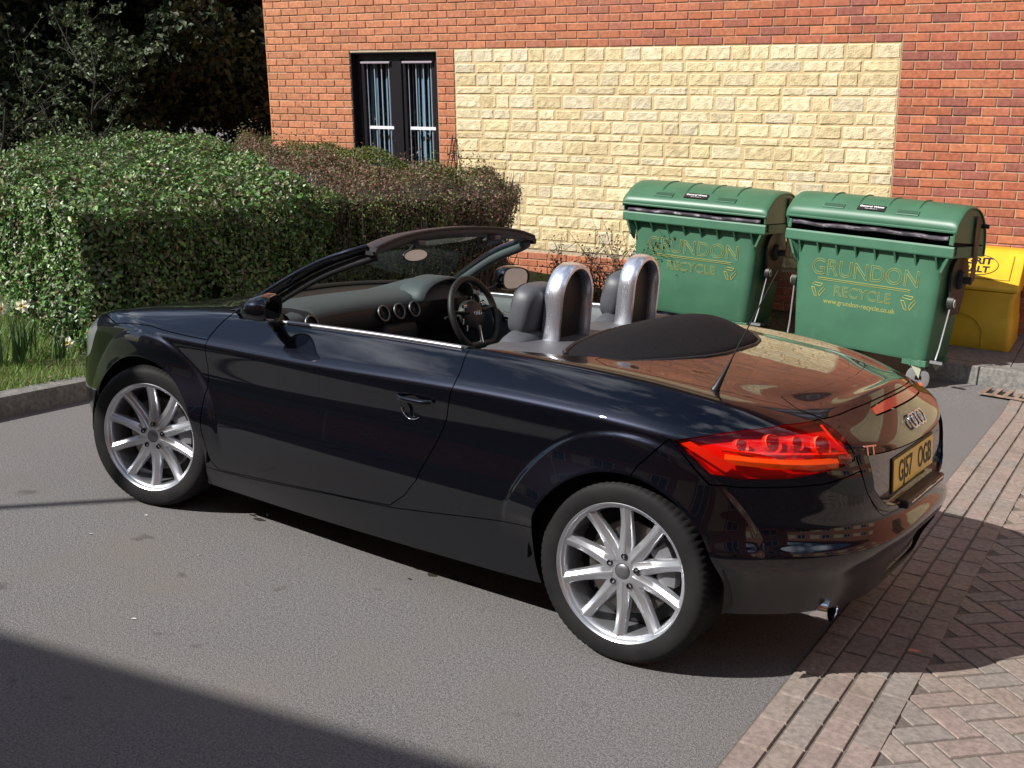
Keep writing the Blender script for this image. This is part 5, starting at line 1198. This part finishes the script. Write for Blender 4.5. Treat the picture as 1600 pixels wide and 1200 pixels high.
    Ml=frame(Vector((1,0,0)),sl,nrm,mid+nrm*.018+sl*.004); mb=MB(); mb.box((0,0,0),(.235,.085,.008)); mb.xform(Ml); lb=obj('lid_label',mb,LABB,ld); text('lettering','General Waste',.034,Ml@Matrix.Translation((0,.014,.0045)),LABW,lb,extr=.0004,bold=.0008); text('lettering','Please close the lid',.014,Ml@Matrix.Translation((0,-.020,.0045)),LABW,lb,extr=.0004)
    # rubbish bag edge showing under the lid
    mb=MB(); G=[]
    for x in np.linspace(-.68,.68,50):
        zz=1.185+(.040 if gapopen else 0.0)+.004*math.sin(x*7+org[0])+.003*math.sin(x*19); G.append([(x,-.085+.006*math.sin(x*23),zz+.016),(x,-.103+.005*math.sin(x*31),zz+.004),(x,-.098,zz-.010),(x,-.06,zz-.02)])
    mb.grid(np.array(G)); obj('bin_liner',mb,BAG,r,smooth=60,solid=.004)
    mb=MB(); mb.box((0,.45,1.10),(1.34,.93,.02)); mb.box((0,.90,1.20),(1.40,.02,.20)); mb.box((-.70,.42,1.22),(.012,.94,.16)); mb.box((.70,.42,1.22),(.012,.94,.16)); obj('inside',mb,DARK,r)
    if gapopen:
        for s in(1,-1): mb=MB(); mb.box((s*.705,-.075,1.21),(.035,.03,.07)); obj('lid_stop',mb,GP,r,bevel=.004)
    # side gear
    for s in(1,-1):
        mb=MB(); P=[]
        for t in np.linspace(-.35,math.pi+.35,18): P.append((s*.66,.50+.30*math.cos(t),.93+.17*math.sin(t)))
        P+=[(s*.66,.30,.62),(s*.66,.66,.62)]; mb.prism(P,(s*.022,0,0)); br=obj('lifting_bracket',mb,BLACKM if s>0 else GP,r,bevel=.006)
        mb=MB(); mb.lathe([(0,.0),(.075,.0),(.078,.02),(.06,.05),(.03,.055),(.028,.115),(0,.118)],24,(0,0,0),'x'); mb.xform(Matrix.Translation((s*.672,.46,.90))@Matrix.Scale(s,4,(1,0,0))); obj('trunnion',mb,BLACKM,br,smooth=40)
        mb=MB(); mb.lathe([(0,.0),(.05,.0),(.05,.05),(.038,.052),(.036,.02),(0,.02)],20,(0,0,0),'x'); mb.xform(Matrix.Translation((s*.67,.24,.72))@Matrix.Scale(s,4,(1,0,0))); obj('pivot_boss',mb,BLACKM,br,smooth=40); mb=MB(); mb.lathe([(.020,.050),(.034,.052),(.034,.058),(.020,.056)],20,(0,0,0),'x',closed=True); mb.xform(Matrix.Translation((s*.67,.24,.72))@Matrix.Scale(s,4,(1,0,0))); obj('boss_ring',mb,CREAMP,br,smooth=40)
        mb=MB(); mb.tube([(s*.695,.24,.70),(s*.672,.15,.36),(s*.665,.10,.27)],.007,6); mb.box((s*.68,.075,.255),(.10,.05,.022),Matrix.Rotation(.2,3,'Z')); obj('brake_rod',mb,GALV,br,smooth=40)
        mb=MB(); mb.box((s*.725,.76,1.32),(.11,.05,.035)); mb.cyl((s*.68,.76,1.32),(s*.80,.76,1.32),.018,10); obj('lid_handle',mb,BLACKM,ld,bevel=.004)
        mb=MB(); mb.prism([(s*.742,.52,1.40),(s*.742,.70,1.38),(s*.742,.74,.90),(s*.742,.60,.86)],(.006*s,0,0)); obj('lid_arm',mb,noisecol(mat('rusty_brown_arm',(.10,.06,.04),.7),(.05,.04,.025),(.14,.085,.05),9) if 'rusty_brown_arm' not in bpy.data.materials else bpy.data.materials['rusty_brown_arm'],ld)
    # castors
    for k,(x,y,a) in enumerate(((.50,.13,.5),(-.50,.13,.4),(.50,.80,.6),(-.50,.80,.3))):
        mb=MB(); mb.box((x,y,.225),(.20,.13,.05)); mb.box((x-.03,y-.06,.225),(.015,.02,.06)); mb.box((x+.05,y-.06,.225),(.015,.02,.06)); cb=obj('castor_mount',mb,GP,r,bevel=.004)
        d=zvec(a); n_=Vector((-d.y,d.x,0)); c=Vector((x,y,.10))+d*.035
        mb=MB(); 
        for s in(1,-1):
            mb.prism([c+n_*s*.03,Vector((x,y,.20))+n_*s*.035+d*.045,Vector((x,y,.20))+n_*s*.035-d*.045],n_*s*.006)
        mb.cyl((x,y,.195),(x,y,.21),.05,16); fk=obj('castor_fork',mb,CREAMP,cb)
        mb=MB(); mb.lathe([(.03,-.022),(.085,-.022),(.097,-.016),(.10,0),(.097,.016),(.085,.022),(.03,.022)],28); mb.xform(Matrix.Translation(c)@Matrix.Rotation(a,4,'Z')); obj('castor_wheel',mb,GTYRE,fk,smooth=40)
    # writing
    def MT(x,z): 
        y=.0+.02*(1.06-z)/.46 if z>.6 else .02+.025*(.6-z)/.33
        return frame(Vector((1,0,0)),Vector((0,-.043,1)).normalized(),Vector((0,-1,-.043)).normalized(),Vector((x,y-.0035,z)))
    text('lettering','GRUNDON',.185,MT(0,.87),GOLD,bo,outline=.0024,sx=1.0)
    mb=MB()
    for z,h in((.788,.006),(.772,.004)): mb.box((0,.0065,z),(.82,.004,h))
    obj('underline',mb,GOLD,bo)
    text('lettering','RECYCLE',.118,MT(0,.69),GOLD,bo,outline=.0020,sx=1.06)
    if rec:
        text('lettering','www.grundon-recycle.co.uk',.056,MT(-.02,.60),GOLD,bo,extr=.0006,bold=.0006)
    for x in(-.40,.40):
        mb=MB(); 
        for k in range(3):
            a=math.radians(90+120*k); Mq=MT(x,.69); f=lambda R_,t:Mq@Vector((R_*math.cos(t),R_*math.sin(t),.001))
            p1,p2=f(.062,a-.70),f(.062,a+.55); mb.tube([p1,p2],.0036,5); q1,q2=f(.034,a-.75),f(.034,a+.6); mb.tube([q1,q2],.0036,5); e=f(.066,a+1.0); mb.tube([p2,e,q2],.0036,5); mb.tube([p1,q1],.0036,5)
        obj('recycling_mark',mb,GOLD,bo)
    return r
Wp=Vector((.3936,-4.8976,0)); a1_=math.radians(-11.2)
rx=-zvec(a1_); ny=Vector((math.sin(a1_),-math.cos(a1_),0))
b1=bin_(Vector((1.04,-5.0,0)),math.pi+math.radians(-11),.985,'right hand green wheeled bin with its lid ajar over a dark gap',True,True,.50)
a2_=math.radians(-5.0); rx2=-zvec(a2_); ny2=Vector((math.sin(a2_),-math.cos(a2_),0))
b2=bin_(Vector((2.68,-5.30,.03)),math.pi+math.radians(-2.2),.955,'left hand green wheeled bin with its lid shut, behind the roll hoop',False,False,.72)
# ================= PAVEMENT, GRIT BIN, DRAIN ======================
SLAB=noisecol(mat('paving_slab',(.17,.16,.15),.9),(.13,.125,.12),(.20,.19,.18),20,5,bump=.4,bscale=150,bdist=.003,extra=[((.09,.085,.08),2.5,.55,.75,.4)])
kd=Vector((-.9964,-.0847,0)); kn=Vector((.0847,-.9964,0)); K0=Vector((.52,-5.27,0))
def pz(p): t=(p-K0).dot(kn); return .207+.097*max(0,t)
mb=MB()
def slab(u0,u1,t0,t1,h0=-.3):
    P=[]
    for u,t in((u0,t0),(u1,t0),(u1,t1),(u0,t1)): q=K0+kd*u+kn*t; P.append(Vector((q.x,q.y,pz(q))))
    mb.add([p+Vector((0,0,h0)) for p in P]+P,[(0,1,2,3),(4,5,6,7),(0,1,5,4),(1,2,6,5),(2,3,7,6),(3,0,4,7)])
for i in range(8): slab(i*.915,i*.915+.909,0,.125)
tag(obj('kerb_stones',mb,CONC,bevel=.010),kind='structure')
mb=MB()
for i in range(12):
    for j in range(3): slab(i*.606-.0,i*.606+.600,.131+j*.46,.131+j*.46+.454)
tag(obj('pavement',mb,SLAB,bevel=.003),kind='structure')
YP=noisecol(mat('yellow_plastic',(.75,.48,.03),.45),(.58,.36,.015),(.68,.44,.025),4,5,bump=.15,bscale=60,bdist=.004,extra=[((.55,.40,.08),7,.6,.74,.3)])
G0=Vector((.035,-5.86,0)); gx=Vector((.9964,.0847,0)); gy=Vector((.0847,-.9964,0)); gzv=Vector((.0273,.0972,.9949)); zb=pz(G0)+.004
MG=frame(-gx,gy,gzv,(G0.x,G0.y,zb)) 
gb=empty('grit_bin',(0,0,0)); gb.matrix_world=MG@Matrix.Diagonal((.80,1,.92,1)); tag(gb,'yellow grit and salt bin with a sloping lid, beside the right hand green bin','grit bin')
mb=MB(); Gg=[]
for z,x0,x1,y0,y1,r_ in ((0,-1.02,0,.02,.60,.05),(.03,-1.03,.008,.012,.605,.06),(.26,-1.02,0,.015,.60,.06),(.27,-1.015,-.005,.02,.595,.06),(.46,-1.0,-.02,.03,.585,.05),(.50,-1.02,.0,.012,.60,.05),(.525,-1.02,0,.012,.60,.05)):
    Gg.append([(x,y,z) for x,y in rrect(x0,x1,y0,y1,r_)])
mb.grid(np.array(Gg),closev=True); mb.add(Gg[-1],[tuple(range(len(Gg[-1])))]); gbo=obj('body',mb,YP,gb,smooth=40)
mb=MB(); mb.prism([(-1.03,.0,.53),(-1.03,.0,.56),(-1.03,.05,.60),(-1.03,.33,.845),(-1.03,.38,.865),(-1.03,.58,.865),(-1.03,.61,.84),(-1.03,.61,.53)],(1.045,0,0)); gl=obj('lid',mb,YP,gb,bevel=.035,seg=4)
dv=(Vector((0,.33,.845))-Vector((0,.05,.60))).normalized(); nv_=Vector((1,0,0)).cross(dv).normalized()
mb=MB(); mb.box((0,0,0),(.86,.30,.02)); mb.xform(frame(Vector((1,0,0)),dv,nv_,Vector((-.52,.19,.722))+nv_*.004)); gp=obj('lid_panel',mb,YP,gl,bevel=.008)
ML=frame(Vector((1,0,0)),dv,nv_,Vector((-.43,.19,.722))+nv_*.0155)
text('lettering','GRIT',.105,ML@Matrix.Translation((0.01,.045,0))@Matrix.Rotation(.03,4,'Z'),BLK,gl,extr=.0006,bold=.004,sx=1.15); text('lettering','SALT',.100,ML@Matrix.Translation((0.005,-.055,0))@Matrix.Rotation(.03,4,'Z'),BLK,gl,extr=.0006,bold=.004,sx=1.1)
mb=MB(); mb.tube([ML@Vector((.205*math.cos(t),.118*math.sin(t),.001)) for t in np.linspace(0,6.283,40,endpoint=False)],.0035,5,closed=True,up=tuple(nv_)); obj('oval_mark',mb,BLK,gl)
mb=MB(); mb.tube([(-.80+.0,.008,.02)]+[(-.52+.24*math.cos(t),.010,.12+.19*math.sin(t)) for t in np.linspace(math.pi,0,16)]+[(-.28,.008,.02)],.004,5); obj('moulded_line',mb,noisecol(mat('yellow_shade',(.5,.32,.02),.5),(.45,.28,.02),(.5,.32,.02),5),gbo)
# drain grate by the kerb
IRON=noisecol(mat('cast_iron',(.03,.025,.022),.6),(.018,.016,.015),(.06,.04,.03),30)
dc=Vector((-.17,-5.17,0)); dg=empty('drain_grate',(dc.x,dc.y,gz(dc.x,dc.y))); tag(dg,'small iron drain grate in the road at the right edge','drain')
mb=MB(); 
for k in range(6): mb.box((-.20+.08*k,0,.009),(.035,.30,.012))
mb.box((0,.155,.009),(.46,.02,.013)); mb.box((0,-.155,.009),(.46,.02,.013)); obj('grate_bars',mb,noisecol(mat('rust_concrete',(.2,.14,.1),.9),(.15,.11,.085),(.30,.20,.15),20),dg)
mb=MB(); mb.box((0,0,.004),(.45,.30,.004)); obj('drain_hole',mb,DARK,dg)
# twiggy plants at the foot of the wall
def twigs(x,y,h,w_,label,n,sd):
    r=np.random.default_rng(sd); z0=gz(x,y); root=empty('twiggy_shrub',(x,y,z0)); tag(root,label,'shrub','straggly shrubs at the foot of the wall'); mb=MB(); P=[]
    for _ in range(n):
        a=r.uniform(0,6.283); q=Vector((r.normal(0,w_*.5),r.normal(0,.08),0)); d=Vector((math.cos(a)*.4,math.sin(a)*.25,1)).normalized(); pts=[q]; L=h*r.uniform(.5,1.1)
        for k in range(6): d=(d+Vector(r.normal(0,.17,3))).normalized(); pts.append(pts[-1]+d*L/6)
        mb.tube(pts,[.006,.005,.0045,.004,.003,.0025,.0015],4)
        for k in range(2,7):
            for _2 in range(3): P.append(np.array(pts[k])+r.normal(0,.03,3))
            if r.random()<.6:
                e=(d+Vector(r.normal(0,.6,3))).normalized(); mb.tube([pts[k],pts[k]+e*L*.12,pts[k]+e*L*.2+Vector((0,0,.02))],[.003,.002,.0015],4); P.append(np.array(pts[k]+e*L*.2))
    obj('stems',mb,TWIG,root); P=np.array(P); n_=len(P); V_,F_,T_=leaves(P,np.tile([0,.6,.6],(n_,1)),.035,pick([(.07,.05,.025),(.05,.06,.02),(.10,.05,.03),(.035,.04,.018)],n_,.3)); foliage('leaves',V_,F_,T_,LEAFM,root)
twigs(3.45,-5.55,.95,.30,'densest straggly shrub by the wall, seen past the car door mirror',46,3)
twigs(2.85,-5.75,.90,.24,'tall thin shrub with bare twigs reaching up the stone panel',26,4)
twigs(3.95,-5.45,.70,.32,'low brown shrub between the bronze hedge and the straggly ones',40,5)
twigs(1.35,-5.9,.55,.12,'thin weedy shrub in the gap between the two green bins',12,6)
mb=MB(); G=[]
for x in np.linspace(1.2,9,14): yb=-6.66+.085*(x-.5); G.append([(x,yb+1.15,gz(x,yb+1.15)+.01),(x,yb+.9,gz(x,yb+.9)+.07),(x,yb+.3,gz(x,yb+.3)+.10),(x,yb-.3,gz(x,yb-.3)+.10)])
mb.grid(np.array(G)); tag(obj('planting_bed',mb,SOIL,smooth=180),kind='structure')
# climbing stem beside the window
mb=MB(); P=[]
for k in range(5):
    x=-4.60+.02*k; pts=[Vector((x+.04*math.sin(i*1.3+k),-.03-.01*k,-1.9+i*.17)) for i in range(7-k//2)]; mb.tube(pts,[.006]*len(pts),4); P+= [np.array(p)+rng.normal(0,.03,3) for p in pts for _ in range(5)]
cl_=empty('climbing_plant',(0,0,0)); cl_.matrix_world=MW; tag(cl_,'thin climbing plant on the brick pier between window and stone panel','plant'); obj('stems',mb,TWIG,cl_)
P=np.array(P); V_,F_,T_=leaves(P,np.tile([0,-1,.3],(len(P),1)),.035,pick([(.05,.06,.025),(.08,.06,.03)],len(P),.3)); foliage('leaves',V_,F_,T_,LEAFM,cl_)
# lamp post outside the frame; its shadow crosses the tarmac at the left
lx,ly=3.06+.638*4.6,.97+1.083*4.6
lp_=empty('lamp_post',(lx,ly,0)); tag(lp_,'slim lamp post beyond the left of the frame, casting the thin shadow line','lamp post')
mb=MB(); mb.tube([(0,0,-.3),(0,0,1.2),(0,0,5.2)],[.035,.034,.028],12); obj('post',mb,GALV,lp_,smooth=60)
mb=MB(); mb.lathe([(0,.26),(.10,.22),(.16,.10),(.14,0),(.05,-.06),(0,-.06)],20,(0,0,5.25),'z'); obj('lantern',mb,BLACKM,lp_,smooth=50)
# small debris on the tarmac
dmb=MB()
for (px_,py_,s_) in ((142,835,.010),(209,968,.012),(228,806,.009),(310,868,.006),(1270,1050,.010)):
    d=ray(px_,py_); t=-camP.z/d.z; p=camP+d*t; a=random.uniform(0,6.28); u=zvec(a)*s_; v=zvec(a+1.4)*s_*.55; z=Vector((0,0,.009 if p.x<-.5 else .003)); dmb.add([p-u+z,p-v+z*1.6,p+u+z,p+v+z*2.0],[(0,1,2,3)])
tag(obj('petal_litter',dmb,mat('pale_petal',(.6,.58,.55),.8)),'a few pale petals and specks scattered on the tarmac','litter',kind='stuff')

# dark damp spots on the tarmac beside the sill
smb=MB()
for (px_,py_,s_) in ((405,812,.030),(395,806,.018),(650,888,.020),(675,899,.026),(690,893,.014),(712,905,.022),(735,912,.028),(748,918,.014),(790,925,.016),(860,940,.014),(870,952,.018),(618,876,.014),(330,800,.012),(640,905,.010)):
    d=ray(px_,py_); t=-camP.z/d.z; p=camP+d*t; k=9; P=[p+Vector((math.cos(6.283*i/k)*s_*random.uniform(.6,1.3),math.sin(6.283*i/k)*s_*random.uniform(.35,.8),.0025)) for i in range(k)]; smb.add(P,[tuple(range(k))])
tag(obj('oil_spots',smb,mat('oil_stain',(.035,.028,.022),.5)),'small dark drips on the tarmac along the shadow of the car','stain',kind='stuff')
